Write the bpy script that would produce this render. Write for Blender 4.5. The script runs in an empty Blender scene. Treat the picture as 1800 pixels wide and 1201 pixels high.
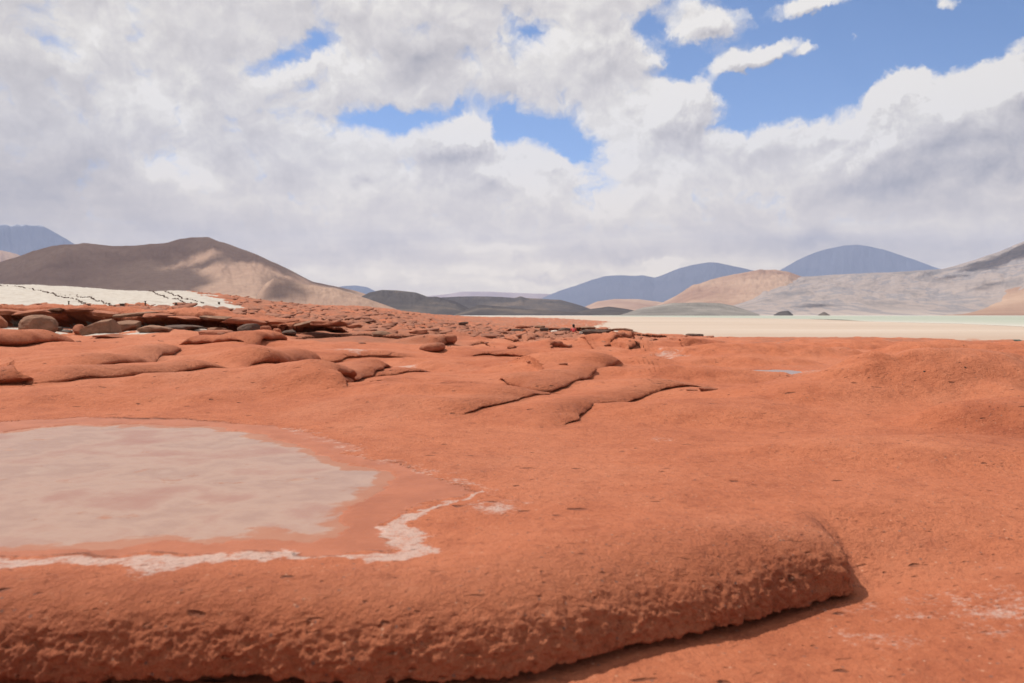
import bpy, math, random
import numpy as np

# ============================================================ camera, world, sun, exposure
F = 1400.0                                   # focal length in photo pixels (1800 px wide)
CX, CY, HORIZON = 900.0, 600.5, 553.0
EYE = 1.6
TH = math.atan((CY - HORIZON) / F)
scene = bpy.context.scene
cam_d = bpy.data.cameras.new('camera'); cam = bpy.data.objects.new('camera', cam_d)
scene.collection.objects.link(cam); scene.camera = cam
cam_d.sensor_width = 36.0; cam_d.lens = 36.0 * F / 1800.0
cam_d.clip_start = 0.1; cam_d.clip_end = 120000.0
cam.location = (0, 0, EYE); cam.rotation_euler = (math.pi / 2 - TH, 0, 0)
cam_d.dof.use_dof = True; cam_d.dof.focus_distance = 16.0; cam_d.dof.aperture_fstop = 1.6

SUN_EL, SUN_AZ = math.radians(60), math.radians(-66)      # azimuth from +y, positive to +x
SUN = np.array([math.sin(SUN_AZ) * math.cos(SUN_EL), math.cos(SUN_AZ) * math.cos(SUN_EL), math.sin(SUN_EL)])
sun_d = bpy.data.lights.new('sun', 'SUN'); sun = bpy.data.objects.new('sun', sun_d)
scene.collection.objects.link(sun)
sun_d.energy = 5.0; sun_d.angle = math.radians(0.5); sun_d.color = (1.0, 0.95, 0.87)
from mathutils import Vector
sun.rotation_euler = Vector(SUN.tolist()).to_track_quat('Z', 'Y').to_euler()
sun.location = (-20, 10, 40)
vs = scene.view_settings
vs.view_transform = 'Standard'; vs.look = 'None'; vs.exposure = 0.0; vs.gamma = 1.0; vs.use_curve_mapping = False
scene.cycles.max_bounces = 6; scene.cycles.diffuse_bounces = 3; scene.cycles.volume_bounces = 1
scene.cycles.use_denoising = True


class NT:
    """small helper for node trees"""
    def __init__(s, tree):
        s.t = tree; s.n = tree.nodes; s.l = tree.links
    def node(s, typ, **kw):
        nd = s.n.new(typ)
        for k, v in kw.items(): setattr(nd, k, v)
        return nd
    def link(s, a, b): s.l.new(a, b)
    def val(s, sock, v):
        if isinstance(v, bpy.types.NodeSocket): s.l.new(v, sock)
        elif v is not None: sock.default_value = v
    def math(s, op, a, b=None, c=None, clamp=False):
        nd = s.node('ShaderNodeMath', operation=op, use_clamp=clamp)
        for i, v in enumerate((a, b, c)):
            if v is not None: s.val(nd.inputs[i], v)
        return nd.outputs[0]
    def vmath(s, op, a, b=None, c=None, out=0):
        nd = s.node('ShaderNodeVectorMath', operation=op)
        for i, v in enumerate((a, b, c)):
            if v is not None: s.val(nd.inputs[i], v)
        return nd.outputs[out]
    def noise(s, vec, scale, detail=4, rough=0.5, dist=0.0, color=False, lac=2.0):
        nd = s.node('ShaderNodeTexNoise'); nd.noise_dimensions = '3D'
        s.val(nd.inputs['Vector'], vec); nd.inputs['Scale'].default_value = scale
        nd.inputs['Detail'].default_value = detail; nd.inputs['Roughness'].default_value = rough
        nd.inputs['Distortion'].default_value = dist; nd.inputs['Lacunarity'].default_value = lac
        return nd.outputs['Color'] if color else nd.outputs['Fac']
    def ramp(s, fac, stops, interp='LINEAR'):
        nd = s.node('ShaderNodeValToRGB'); cr = nd.color_ramp; cr.interpolation = interp
        while len(cr.elements) < len(stops): cr.elements.new(0.5)
        for e, (p, c) in zip(cr.elements, stops):
            e.position = p
            if not isinstance(c, (tuple, list)): c = (c, c, c)
            e.color = (*c[:3], 1)
        s.val(nd.inputs[0], fac); return nd.outputs[0]
    def mix(s, fac, a, b, blend='MIX'):
        nd = s.node('ShaderNodeMix', data_type='RGBA', blend_type=blend)
        s.val(nd.inputs[0], fac)
        for i, v in ((6, a), (7, b)):
            if isinstance(v, tuple): v = (*v[:3], 1)
            s.val(nd.inputs[i], v)
        return nd.outputs[2]
    def smooth(s, x, a, b):
        nd = s.node('ShaderNodeMapRange', interpolation_type='SMOOTHSTEP')
        s.val(nd.inputs[0], x); nd.inputs[1].default_value = a; nd.inputs[2].default_value = b
        return nd.outputs[0]
    def mapping(s, vec, loc=(0, 0, 0), rot=(0, 0, 0), scale=(1, 1, 1), kind='POINT'):
        nd = s.node('ShaderNodeMapping', vector_type=kind)
        s.val(nd.inputs[0], vec); nd.inputs[1].default_value = loc
        nd.inputs[2].default_value = rot; nd.inputs[3].default_value = scale
        return nd.outputs[0]


def pix_dir(px, py):
    a = (px - CX) / F; b = (CY - py) / F
    v = np.array([a, math.cos(TH) + b * math.sin(TH), -math.sin(TH) + b * math.cos(TH)])
    return v


def az_el(px, py):
    v = pix_dir(px, py)
    return math.degrees(math.atan2(v[0], v[1])), math.degrees(math.atan2(v[2], math.hypot(v[0], v[1])))


world = bpy.data.worlds.new('World'); scene.world = world; world.use_nodes = True
world.cycles.sampling_method = 'MANUAL'; world.cycles.sample_map_resolution = 512

def build_world():
    W = NT(world.node_tree); W.n.clear()
    sky = W.node('ShaderNodeTexSky', sky_type='NISHITA')
    sky.sun_disc = False; sky.sun_elevation = SUN_EL; sky.sun_rotation = SUN_AZ
    sky.altitude = 4000.0; sky.air_density = 1.0; sky.dust_density = 0.3; sky.ozone_density = 1.0
    tc = W.node('ShaderNodeTexCoord'); sep = W.node('ShaderNodeSeparateXYZ')
    W.link(tc.outputs['Generated'], sep.inputs[0])
    az = W.math('MULTIPLY', W.math('ARCTAN2', sep.outputs[0], sep.outputs[1]), 57.2958)
    hyp = W.math('SQRT', W.math('ADD', W.math('POWER', sep.outputs[0], 2.0), W.math('POWER', sep.outputs[1], 2.0)))
    el = W.math('MULTIPLY', W.math('ARCTAN2', sep.outputs[2], hyp), 57.2958)
    cmb = W.node('ShaderNodeCombineXYZ'); W.link(az, cmb.inputs[0]); W.link(el, cmb.inputs[1])
    P = cmb.outputs[0]
    # ---- group: density of the clouds at a point of the sky (azimuth, elevation in degrees)
    g = bpy.data.node_groups.new('cloud_density', 'ShaderNodeTree')
    g.interface.new_socket('Vector', in_out='INPUT', socket_type='NodeSocketVector')
    g.interface.new_socket('Cover', in_out='OUTPUT', socket_type='NodeSocketFloat')
    g.interface.new_socket('Density', in_out='OUTPUT', socket_type='NodeSocketFloat')
    G = NT(g); gi = G.node('NodeGroupInput'); go = G.node('NodeGroupOutput')
    p = gi.outputs[0]
    w1 = G.vmath('MULTIPLY', G.vmath('SUBTRACT', G.noise(p, 0.13, 2, 0.5, color=True), (0.5, 0.5, 0.5)), (7.0, 4.5, 0.0))
    w2 = G.vmath('MULTIPLY', G.vmath('SUBTRACT', G.noise(p, 0.55, 4, 0.62, color=True), (0.5, 0.5, 0.5)), (2.6, 2.0, 0.0))
    pw = G.vmath('ADD', G.vmath('ADD', p, w1), w2)
    pw2 = G.vmath('ADD', p, w2)
    # outside the placed part of the sky the same broken cover goes on
    base = G.smooth(G.noise(G.mapping(pw, scale=(1, 1.6, 1)), 0.05, 3, 0.5), 0.34, 0.56)
    asp = G.node('ShaderNodeSeparateXYZ'); G.link(p, asp.inputs[0])
    inside = G.math('MULTIPLY', G.smooth(G.math('ABSOLUTE', asp.outputs[0]), 52.0, 38.0), G.smooth(asp.outputs[1], 36.0, 26.0))
    cov = G.math('ADD', G.math('MULTIPLY', base, G.math('SUBTRACT', 1.0, inside)), G.math('MULTIPLY', inside, 0.78))
    def blob(vec, px, py, rx, ry, rot, amp, acc):
        a0, e0 = az_el(px, py); ax, ex = az_el(px + 10, py); ay, ey = az_el(px, py - 10)
        kx = abs(ax - a0) / 10; ky = abs(ey - e0) / 10
        m = G.mapping(vec, loc=(a0, e0, 0), rot=(0, 0, math.radians(rot)), scale=(rx * kx, ry * ky, 1), kind='TEXTURE')
        gr = G.node('ShaderNodeTexGradient', gradient_type='QUADRATIC_SPHERE'); G.link(m, gr.inputs[0])
        return G.math('MULTIPLY_ADD', gr.outputs[1], amp, acc)
    holes = [  # px, py, rx, ry, rotation, amount
        (1500, 30, 520, 230, 0, -2.6), (1720, 60, 420, 200, 0, -1.6), (1230, 60, 260, 160, 30, -1.0), (1400, 170, 260, 130, 10, -1.5),
        (1300, 210, 120, 60, 0, -0.7), (1560, 120, 260, 90, 0, -0.6), (1320, 150, 200, 50, -8, -1.3), (1210, 110, 90, 60, 0, -0.9), (1140, 50, 90, 70, 0, -0.6),
        (940, 225, 240, 70, -12, -1.3), (1010, 262, 130, 60, -35, -1.1), (740, 210, 240, 60, 8, -1.1), (640, 208, 130, 40, 0, -0.8),
        (500, 100, 120, 55, 35, -1.0), (560, 80, 110, 34, 30, -0.8), (545, 150, 60, 50, 0, -0.5),
        (925, 62, 95, 60, 20, -1.25), (890, 215, 90, 80, 50, -0.7)]
    clouds = [
        (1240, 48, 120, 78, 0, 2.9), (1300, 104, 100, 36, 10, 2.3), (1350, 92, 90, 36, 35, 2.2), (1418, 80, 75, 42, 0, 2.5), (1430, 6, 180, 44, 5, 2.4),
        (1505, 62, 110, 46, 25, 1.7), (1662, 8, 105, 60, 0, 2.2), (1150, 110, 50, 26, 0, 1.2), (1180, 190, 150, 90, 20, 2.0), (1060, 80, 120, 100, 0, 0.8),
        (1585, 155, 105, 105, 0, 3.4), (1680, 200, 210, 120, 10, 2.3), (1780, 150, 150, 130, 30, 2.8), (1740, 260, 330, 150, 15, 2.5), (1560, 265, 260, 100, 35, 1.8),
        (1450, 240, 160, 50, 5, 0.8), (820, 240, 100, 62, 25, 2.4), (850, 300, 130, 60, 0, 1.0), (960, 290, 90, 50, 0, 0.9), (1330, 250, 150, 60, 0, 0.9)]
    for h in holes: cov = blob(pw2, *h, cov)
    for h in clouds: cov = blob(pw2, *h, cov)
    dens = G.noise(pw, 0.42, 9, 0.54)
    dens2 = G.noise(G.mapping(p, scale=(0.55, 1.5, 1)), 0.22, 5, 0.5)
    d = G.math('ADD', cov, G.math('MULTIPLY', G.math('SUBTRACT', dens, 0.5), 1.9))
    d = G.math('ADD', d, G.math('MULTIPLY', G.math('SUBTRACT', dens2, 0.5), 0.6))
    G.link(cov, go.inputs[0]); G.link(d, go.inputs[1])
    def dens_at(vec):
        nd = W.node('ShaderNodeGroup'); nd.node_tree = g; W.val(nd.inputs[0], vec); return nd
    d0 = dens_at(P); d1 = dens_at(W.vmath('ADD', P, (-0.32, 0.62, 0.0)))
    # relief: thinner towards the sun = lit side of a puff
    rel = W.math('MULTIPLY', W.math('SUBTRACT', d0.outputs[1], d1.outputs[1]), 1.0)
    alpha = W.smooth(d0.outputs[1], -0.08, 0.66)
    # ---- group: brightness of the cloud mass
    def sblob(vec, px, py, rx, ry, rot, amp, acc):
        a0, e0 = az_el(px, py); ax, ex = az_el(px + 10, py); ay, ey = az_el(px, py - 10)
        kx = abs(ax - a0) / 10; ky = abs(ey - e0) / 10
        m = W.mapping(vec, loc=(a0, e0, 0), rot=(0, 0, math.radians(rot)), scale=(rx * kx, ry * ky, 1), kind='TEXTURE')
        gr = W.node('ShaderNodeTexGradient', gradient_type='QUADRATIC_SPHERE'); W.link(m, gr.inputs[0])
        return W.math('MULTIPLY_ADD', gr.outputs[1], amp, acc)
    q = W.vmath('ADD', P, W.vmath('MULTIPLY', W.vmath('SUBTRACT', W.noise(P, 0.25, 4, 0.6, color=True), (0.5, 0.5, 0.5)), (7, 3.5, 0)))
    tone = 0.63
    for s_ in [(60, 330, 420, 150, 10, -0.62), (330, 400, 420, 70, 0, -0.35), (30, 150, 300, 120, 0, -0.18), (740, 100, 130, 75, 10, -0.62), (450, 235, 130, 70, 40, -0.22),
               (620, 440, 330, 40, 0, -0.3), (780, 275, 80, 45, 20, -0.4), (645, 308, 50, 22, 0, -0.5), (1560, 318, 250, 52, 4, -0.62), (1700, 250, 260, 50, 6, -0.38),
               (1420, 425, 330, 40, 0, -0.65), (1100, 450, 300, 26, 0, -0.28), (950, 487, 260, 12, 0, -0.35), (1700, 430, 230, 60, 0, -0.35), (300, 60, 300, 60, 10, -0.12),
               (570, 50, 180, 60, 0, -0.15), (1300, 375, 240, 40, 0, -0.12), (500, 330, 160, 60, 0, -0.12),
               (310, 300, 130, 55, -5, 0.75), (270, 170, 150, 90, 20, 0.35), (590, 250, 180, 60, 0, 0.15), (830, 235, 70, 45, 30, 0.9), (920, 310, 130, 60, 0, 0.6),
               (1150, 200, 220, 90, 20, 0.45), (1590, 160, 100, 70, 0, 0.55), (1450, 270, 160, 40, 40, 0.35), (1770, 150, 120, 80, 0, 0.35), (1100, 290, 300, 80, 0, 0.25),
               (870, 440, 200, 30, 0, 0.4), (1160, 465, 100, 14, 0, 0.35), (1240, 50, 90, 50, 0, 0.2), (620, 110, 100, 60, 0, 0.25), (1000, 60, 120, 100, 0, 0.2), (900, 485, 900, 34, 0, 0.3), (1120, 340, 330, 90, 0, 0.3), (620, 320, 260, 90, 10, 0.22), (200, 60, 260, 60, 20, 0.28)]:
        tone = sblob(q, *s_, tone)
    bil = W.noise(W.mapping(q, scale=(0.8, 1.1, 1)), 0.34, 5, 0.5)
    fine = W.math('SUBTRACT', 1.15, W.math('MULTIPLY', W.math('ABSOLUTE', W.math('SUBTRACT', bil, 0.5)), 5.0))
    streak = W.noise(W.mapping(P, scale=(0.25, 1.8, 1)), 0.45, 4, 0.5)
    lowsky = W.smooth(el, 11.0, 3.0)
    relk = W.math('MULTIPLY', W.math('SUBTRACT', 1.0, W.math('MULTIPLY', lowsky, 0.75)), 0.55)
    tone = W.math('ADD', tone, W.math('MULTIPLY', rel, relk))
    tone = W.math('ADD', tone, W.math('MULTIPLY', W.math('SUBTRACT', fine, 0.5), 0.16))
    tone = W.math('ADD', tone, W.math('MULTIPLY', W.math('MULTIPLY', W.math('SUBTRACT', streak, 0.5), lowsky), 0.7))
    # thin edges are bright
    edge = W.math('MULTIPLY', W.smooth(d0.outputs[1], 1.1, 0.4), 0.16)
    tone = W.math('ADD', tone, edge, clamp=True)
    col = W.ramp(tone, [(0.0, (0.38, 0.37, 0.40)), (0.25, (0.49, 0.47, 0.485)), (0.5, (0.62, 0.585, 0.575)), (0.72, (0.735, 0.695, 0.67)), (0.9, (0.86, 0.82, 0.765)), (1.0, (0.95, 0.91, 0.855))])
    col = W.mix(W.smooth(el, 12.0, 2.0), col, (1.40, 1.24, .94), 'MULTIPLY')
    bsky = W.node('ShaderNodeBackground'); bsky.inputs[1].default_value = 0.14
    W.link(W.mix(1.0, sky.outputs[0], (0.92, 1.12, 1.28), 'MULTIPLY'), bsky.inputs[0])
    bcl = W.node('ShaderNodeBackground'); bcl.inputs[1].default_value = 1.0; W.link(col, bcl.inputs[0])
    ms = W.node('ShaderNodeMixShader')
    # low in the sky the cover closes, and below the horizon it is all haze-grey
    closed = W.math('MAXIMUM', alpha, W.smooth(el, 9.5, 5.5), clamp=True)
    W.link(closed, ms.inputs[0]); W.link(bsky.outputs[0], ms.inputs[1]); W.link(bcl.outputs[0], ms.inputs[2])
    out = W.node('ShaderNodeOutputWorld'); W.link(ms.outputs[0], out.inputs[0])
build_world()

# ============================================================ numeric helpers
rng = np.random.default_rng(7); random.seed(7)
_perm = np.random.default_rng(3).permutation(256).astype(np.int32)
_perm = np.concatenate([_perm, _perm, _perm])
_g2 = np.stack([np.cos(np.arange(256) / 256 * 2 * np.pi), np.sin(np.arange(256) / 256 * 2 * np.pi)], 1).astype(np.float32)
_g3 = np.random.default_rng(5).normal(size=(256, 3)); _g3 = (_g3 / np.linalg.norm(_g3, axis=1)[:, None]).astype(np.float32)

def sm(x, a, b):
    t = np.clip((x - a) / (b - a), 0, 1); return t * t * (3 - 2 * t)

def perlin2(x, y):
    xi = np.floor(x); yi = np.floor(y); fx = (x - xi).astype(np.float32); fy = (y - yi).astype(np.float32)
    xi = xi.astype(np.int64) & 255; yi = yi.astype(np.int64) & 255
    u = fx * fx * fx * (fx * (fx * 6 - 15) + 10); v = fy * fy * fy * (fy * (fy * 6 - 15) + 10)
    def c(ix, iy, dx, dy):
        g = _g2[_perm[_perm[ix] + iy]]; return g[..., 0] * dx + g[..., 1] * dy
    a = c(xi, yi, fx, fy); b = c(xi + 1, yi, fx - 1, fy); d = c(xi, yi + 1, fx, fy - 1); e = c(xi + 1, yi + 1, fx - 1, fy - 1)
    return (a + (b - a) * u) * (1 - v) + (d + (e - d) * u) * v

def perlin3(p):
    pi = np.floor(p); f = (p - pi).astype(np.float32); pi = pi.astype(np.int64) & 255
    w = f * f * f * (f * (f * 6 - 15) + 10); r = 0
    for i in (0, 1):
        for j in (0, 1):
            for k in (0, 1):
                g = _g3[_perm[_perm[_perm[pi[:, 0] + i] + pi[:, 1] + j] + pi[:, 2] + k]]
                d = g[:, 0] * (f[:, 0] - i) + g[:, 1] * (f[:, 1] - j) + g[:, 2] * (f[:, 2] - k)
                ww = (w[:, 0] if i else 1 - w[:, 0]) * (w[:, 1] if j else 1 - w[:, 1]) * (w[:, 2] if k else 1 - w[:, 2])
                r = r + d * ww
    return r

def fbm2(x, y, sc, octv=4, gain=0.5, seed=0.0):
    r = 0; a = 1.0; f = 1.0 / sc
    for o in range(octv):
        r = r + a * perlin2(x * f + seed + 17.3 * o, y * f - seed * 1.7 + 9.1 * o); a *= gain; f *= 2.03
    return r

def fbm3(p, sc, octv=4, gain=0.5, seed=0.0):
    r = 0; a = 1.0; f = 1.0 / sc
    for o in range(octv):
        r = r + a * perlin3(p * f + seed + 11.7 * o); a *= gain; f *= 2.03
    return r

# ============================================================ broad shape of the ground
PXN = np.array([-400, 0, 300, 600, 900, 1200, 1500, 1800, 2200.0])
DN = np.array([1.0, 4, 5.3, 7, 11, 15, 20, 28, 36, 44, 50, 60, 80, 100, 130, 200, 320.0])
# height relative to the eye
TB = {
    -400: [-1.58, -1.56, -1.55, -1.55, -1.55, -1.47, -1.38, -1.18, -1.30, -.80, -.66, .10, 1.9, 3.2, 5.2, 6.0, 5.0],
    0:    [-1.58, -1.56, -1.55, -1.55, -1.55, -1.49, -1.40, -1.22, -1.32, -.82, -.66, .28, 2.0, 3.3, 4.85, 5.0, 4.0],
    300:  [-1.58, -1.56, -1.55, -1.55, -1.55, -1.49, -1.41, -1.28, -1.30, -.84, -.68, .20, 1.5, 2.5, 3.72, 4.0, 3.0],
    600:  [-1.58, -1.56, -1.55, -1.55, -1.54, -1.56, -1.54, -1.55, -1.38, -1.26, -1.08, -.70, -.15, .50, 1.15, 2.0, 1.5],
    900:  [-1.58, -1.55, -1.54, -1.56, -1.60, -1.63, -1.66, -1.68, -1.66, -1.67, -1.68, -1.70, -1.84, -1.92, -2.05, -2.0, -1.2],
    1200: [-1.58, -1.55, -1.54, -1.56, -1.60, -1.60, -1.60, -1.64, -1.72, -1.78, -1.86, -2.00, -2.42, -2.80, -3.3, -3.7, -4],
    1500: [-1.58, -1.56, -1.58, -1.60, -1.60, -1.58, -1.58, -1.72, -1.84, -1.88, -1.90, -1.95, -2.35, -3.0, -3.5, -4, -4],
    1800: [-1.60, -1.60, -1.62, -1.62, -1.60, -1.52, -1.50, -1.60, -1.74, -1.88, -1.98, -2.14, -2.7, -3.2, -3.6, -4, -4],
    2200: [-1.60, -1.60, -1.62, -1.62, -1.56, -1.48, -1.46, -1.54, -1.70, -1.88, -2.00, -2.2, -2.8, -3.2, -3.6, -4, -4]}
TBA = np.array([TB[int(k)] for k in PXN])
FLAT = -2.8        # the salt flat, below the eye

def base_E(x, y):
    y = np.maximum(y, 1.05)
    px = np.clip(CX + F * x / y, PXN[0], PXN[-1]); ld = np.log(np.clip(y, DN[0], DN[-1])); LN = np.log(DN)
    i = np.clip(np.searchsorted(PXN, px, side='right') - 1, 0, len(PXN) - 2)
    u = (px - PXN[i]) / (PXN[i + 1] - PXN[i]); u = u * u * (3 - 2 * u)
    j = np.clip(np.searchsorted(LN, ld, side='right') - 1, 0, len(DN) - 2)
    v = (ld - LN[j]) / (LN[j + 1] - LN[j])
    # Catmull-Rom along depth, smooth across
    def row(ii):
        j0 = np.maximum(j - 1, 0); j3 = np.minimum(j + 2, len(DN) - 1)
        p0, p1, p2, p3 = TBA[ii, j0], TBA[ii, j], TBA[ii, j + 1], TBA[ii, j3]
        m1 = (p2 - p0) / 2; m2 = (p3 - p1) / 2
        return (2 * v**3 - 3 * v**2 + 1) * p1 + (v**3 - 2 * v**2 + v) * m1 + (-2 * v**3 + 3 * v**2) * p2 + (v**3 - v**2) * m2
    return row(i) * (1 - u) + row(i + 1) * u

def w_of(px, py, E=None, dmin=1.5, dmax=300):
    """point of the broad ground seen at a photo pixel (or of the level E)"""
    v = pix_dir(px, py)
    if E is not None:
        t = E / v[2]; return v[0] * t, v[1] * t
    t = np.exp(np.linspace(math.log(dmin), math.log(dmax), 3000)) / v[1]
    dz = v[2] * t - base_E(v[0] * t, v[1] * t)
    k = np.argmax(dz <= 0)
    if dz[k] > 0: k = np.argmin(dz)
    return v[0] * t[k], v[1] * t[k]

# ============================================================ ledges: where a rock lobe ends in a rolled front
# points (px, py) from left to right, height, band width, decay behind, undercut, label
LEDGES = [
    dict(pts=[(-700, 1215), (-300, 1212), (0, 1203), (300, 1209), (600, 1214), (900, 1198), (1060, 1163), (1200, 1124), (1330, 1088), (1462, 1054), (1490, 1048), (1540, 1046), (1690, 1048), (1900, 1050), (2300, 1060)], E=-1.96,
         h=.44, w=[.6, .6, .6, .62, .66, .7, .74, .78, .74, .45, .65, 1.0, 1.2, 1.6, 1.8], L=0, c=[.08, .08, .10, .16, .28, .34, .38, .38, .36, .22, .06, 0, 0, 0, 0],
         H=[1] * 15, keep=True, ta=0,
         label='big rounded red rock slab with deep shadow under its front, nearest of all', tr=(0.0, .80)),
    dict(pts=[(995, 760), (1020, 737), (1060, 716), (1120, 698), (1200, 686), (1262, 683), (1290, 684)], h=.15, w=.30, L=1.5, c=.18, label='long red lobe above the curved crack that ends at a crumbled dark tip'),
    dict(pts=[(860, 668), (895, 688), (950, 703), (1000, 692), (1040, 671), (1080, 656), (1130, 648)], h=.17, w=.36, L=1.6, c=.12, label='red lobe above the S-shaped crack in the middle of the rocks'),
    dict(pts=[(790, 742), (865, 729), (905, 721), (950, 707), (985, 696)], h=.10, w=.32, L=1.1, c=.06, label='low flat red lobe with pitted front just left of the S-shaped crack'),
    dict(pts=[(640, 668), (700, 690), (760, 686), (830, 684), (900, 692), (935, 702)], h=.055, w=.14, L=1.1, c=.06, label='thin red plate above a fine wavy crack right of the dark cleft'),
    dict(pts=[(655, 668), (690, 664), (740, 658), (790, 653)], h=.09, w=.2, L=1.0, c=.08, label='small red lobe with a straight crack just right of the dark cleft'),
    dict(pts=[(590, 700), (612, 682), (640, 669), (670, 661), (700, 651)], h=.22, w=.30, L=1.8, c=.22, label='red lobe over the dark cleft in the middle left'),
    dict(pts=[(606, 702), (620, 695), (632, 684), (640, 674)], h=.16, w=.2, L=.45, c=.1, label='small red block wedged in the foot of the dark cleft'),
    dict(pts=[(-120, 690), (0, 686), (40, 686), (70, 682)], h=.22, w=.34, L=1.2, c=.2, label='dark fronted red lobe cut by the left edge of the view'),
    dict(pts=[(40, 690), (120, 684), (180, 678), (290, 668), (380, 657), (440, 652)], h=.22, w=.42, L=1.6, c=.10, label='long low red lobe behind the pool with a straight shaded front'),
    dict(pts=[(140, 668), (215, 657), (270, 645), (330, 627)], h=.26, w=.7, L=2.2, c=.06, label='broad pitted red hump left of the rounded nose lobe'),
    dict(pts=[(420, 654), (480, 649), (530, 646), (562, 641), (575, 632)], h=.36, w=.6, L=1.8, c=.14, label='red lobe ending in a rough dark rounded nose'),
    dict(pts=[(-160, 618), (0, 611), (60, 608), (110, 605), (165, 601)], E=-1.22, h=.50, w=1.0, L=2.6, c=.35, label='thick red slab with dark hollow front below the round boulder'),
    dict(pts=[(300, 598), (345, 600), (395, 603), (425, 605)], E=-1.17, h=.42, w=.9, L=3.0, c=.5, label='red lobe with an oval dark hollow in its front'),
    dict(pts=[(430, 606), (460, 603), (490, 600), (515, 598)], E=-1.17, h=.36, w=.7, L=2.6, c=.4, label='red lobe with a dark bite in its front, right of the oval hollow'),
    dict(pts=[(500, 599), (560, 591), (640, 594), (700, 600), (770, 601), (806, 598)], h=.22, w=.5, L=2.4, c=.2, label='long thin red ledge curving towards the two dark blocks'),
    dict(pts=[(770, 606), (790, 605), (806, 604)], h=.5, w=.5, L=1.6, c=.3, label='red block with a square dark end'),
    dict(pts=[(560, 634), (610, 629), (680, 628), (730, 631)], h=.10, w=.4, L=1.6, c=.1, label='thin pale topped red ledge right of the rounded nose'),
    dict(pts=[(810, 622), (860, 621), (900, 626), (940, 629), (990, 632)], h=.14, w=.35, L=2.0, c=.2, label='flat red ledge with a thin crack under a smooth dome'),
    dict(pts=[(815, 606), (860, 600), (900, 594)], h=.16, w=.4, L=2.2, c=.2, label='short red ledge left of the smooth dome'),
    dict(pts=[(900, 590), (950, 595), (985, 603), (1030, 612)], h=.16, w=.5, L=3.0, c=.2, label='long red dome with a faint crack running down its right side'),
    dict(pts=[(1035, 604), (1070, 601), (1110, 601), (1120, 599)], h=.35, w=.5, L=3.0, c=.4, label='red ledge with a dark slot, below the seated person'),
    dict(pts=[(1440, 625), (1470, 624), (1495, 622), (1500, 619)], h=.22, w=.3, L=1.3, c=.35, label='red shelf over a short flat dark slot on the right'),
    dict(pts=[(1500, 672), (1520, 672), (1540, 670)], h=.05, w=.2, L=.7, c=.1, label='tiny red lip beside the grey puddle flat'),
    dict(pts=[(1640, 655), (1655, 652), (1661, 632)], h=.06, w=.12, L=1.0, c=.1, label='red rock split by a short upright crack'),
]
# smaller ledges further out, one beside another
rr = random.Random(11)
for i in range(64):
    px = rr.uniform(-60, 1240); py = rr.uniform(566, 606) if px < 900 else rr.uniform(582, 620)
    if px < 640 and 540 < py < 610: continue
    ln = rr.uniform(18, 55); sl = rr.uniform(-.22, .22)
    pts = [(px + ln * (t - .5), py + ln * (t - .5) * sl + 3 * math.sin(t * 3.1 + i)) for t in (0, .3, .6, 1)]
    LEDGES.append(dict(pts=pts, h=rr.uniform(.10, .24), w=rr.uniform(.25, .5), L=rr.uniform(1.0, 2.0), c=rr.uniform(.1, .35), label=None))
# the two outcrop lines (their loose slabs are built later)
LEDGES.append(dict(pts=[(-400, 582), (-40, 577), (40, 576), (120, 577), (230, 577), (330, 578), (420, 579), (500, 577), (580, 572), (620, 570)], E='d46', H=[1, 1, 1, 1, .95, .85, .72, .62, .5, .4], h=1.2, w=.5, L=13, c=1.5, label=None, ta=.06, name='outcrop'))
LEDGES.append(dict(pts=[(860, 572), (930, 577), (985, 585), (1050, 587), (1085, 587), (1120, 583), (1180, 582), (1240, 580)], E='d85', h=.4, w=.4, L=5, c=.9, label=None, ta=.1, name='outcrop'))

def prep_ledge(L):
    if isinstance(L.get('E'), str):
        d = float(L['E'][1:]); P = []
        for (px, py) in L['pts']:
            P.append((d * (px - CX) / F, d + (py - 577) * -0.25))
    else:
        P = [w_of(px, py, L.get('E')) for px, py in L['pts']]
    P = np.array(P)
    n = len(P); W_ = np.array(L['w'] if isinstance(L['w'], list) else [L['w']] * n, float)
    C_ = np.array(L['c'] if isinstance(L['c'], list) else [L['c']] * n, float)
    # resample smoothly
    t = np.concatenate([[0], np.cumsum(np.hypot(*np.diff(P, axis=0).T))]); T = t[-1]
    m = max((9 if L.get('keep') else 4) * n, 8); ts = np.linspace(0, T, m)
    X = np.interp(ts, t, P[:, 0]); Y = np.interp(ts, t, P[:, 1]); Wv = np.interp(ts, t, W_); Cv = np.interp(ts, t, C_)
    for _ in range(10 if L.get('keep') else 2):
        X[1:-1] = (X[:-2] + 2 * X[1:-1] + X[2:]) / 4; Y[1:-1] = (Y[:-2] + 2 * Y[1:-1] + Y[2:]) / 4
    if 'H' in L: L['HV'] = np.interp(ts, t, np.array(L['H'], float))
    L['P'] = np.stack([X, Y], 1); L['T'] = ts / T; L['W'] = Wv; L['C'] = Cv; L['len'] = T
    L['reach'] = max(2.6 * L['L'], 2.5 * Wv.max())
for L in LEDGES:
    if L.get('label') and not L.get('keep') and L['pts'][0][1] > 615: L['L'] *= 2.2; L['h'] *= 1.25; L['w'] = L['w'] * (2.3 if L['w'] < .45 else 1.3)
    prep_ledge(L)

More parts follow.
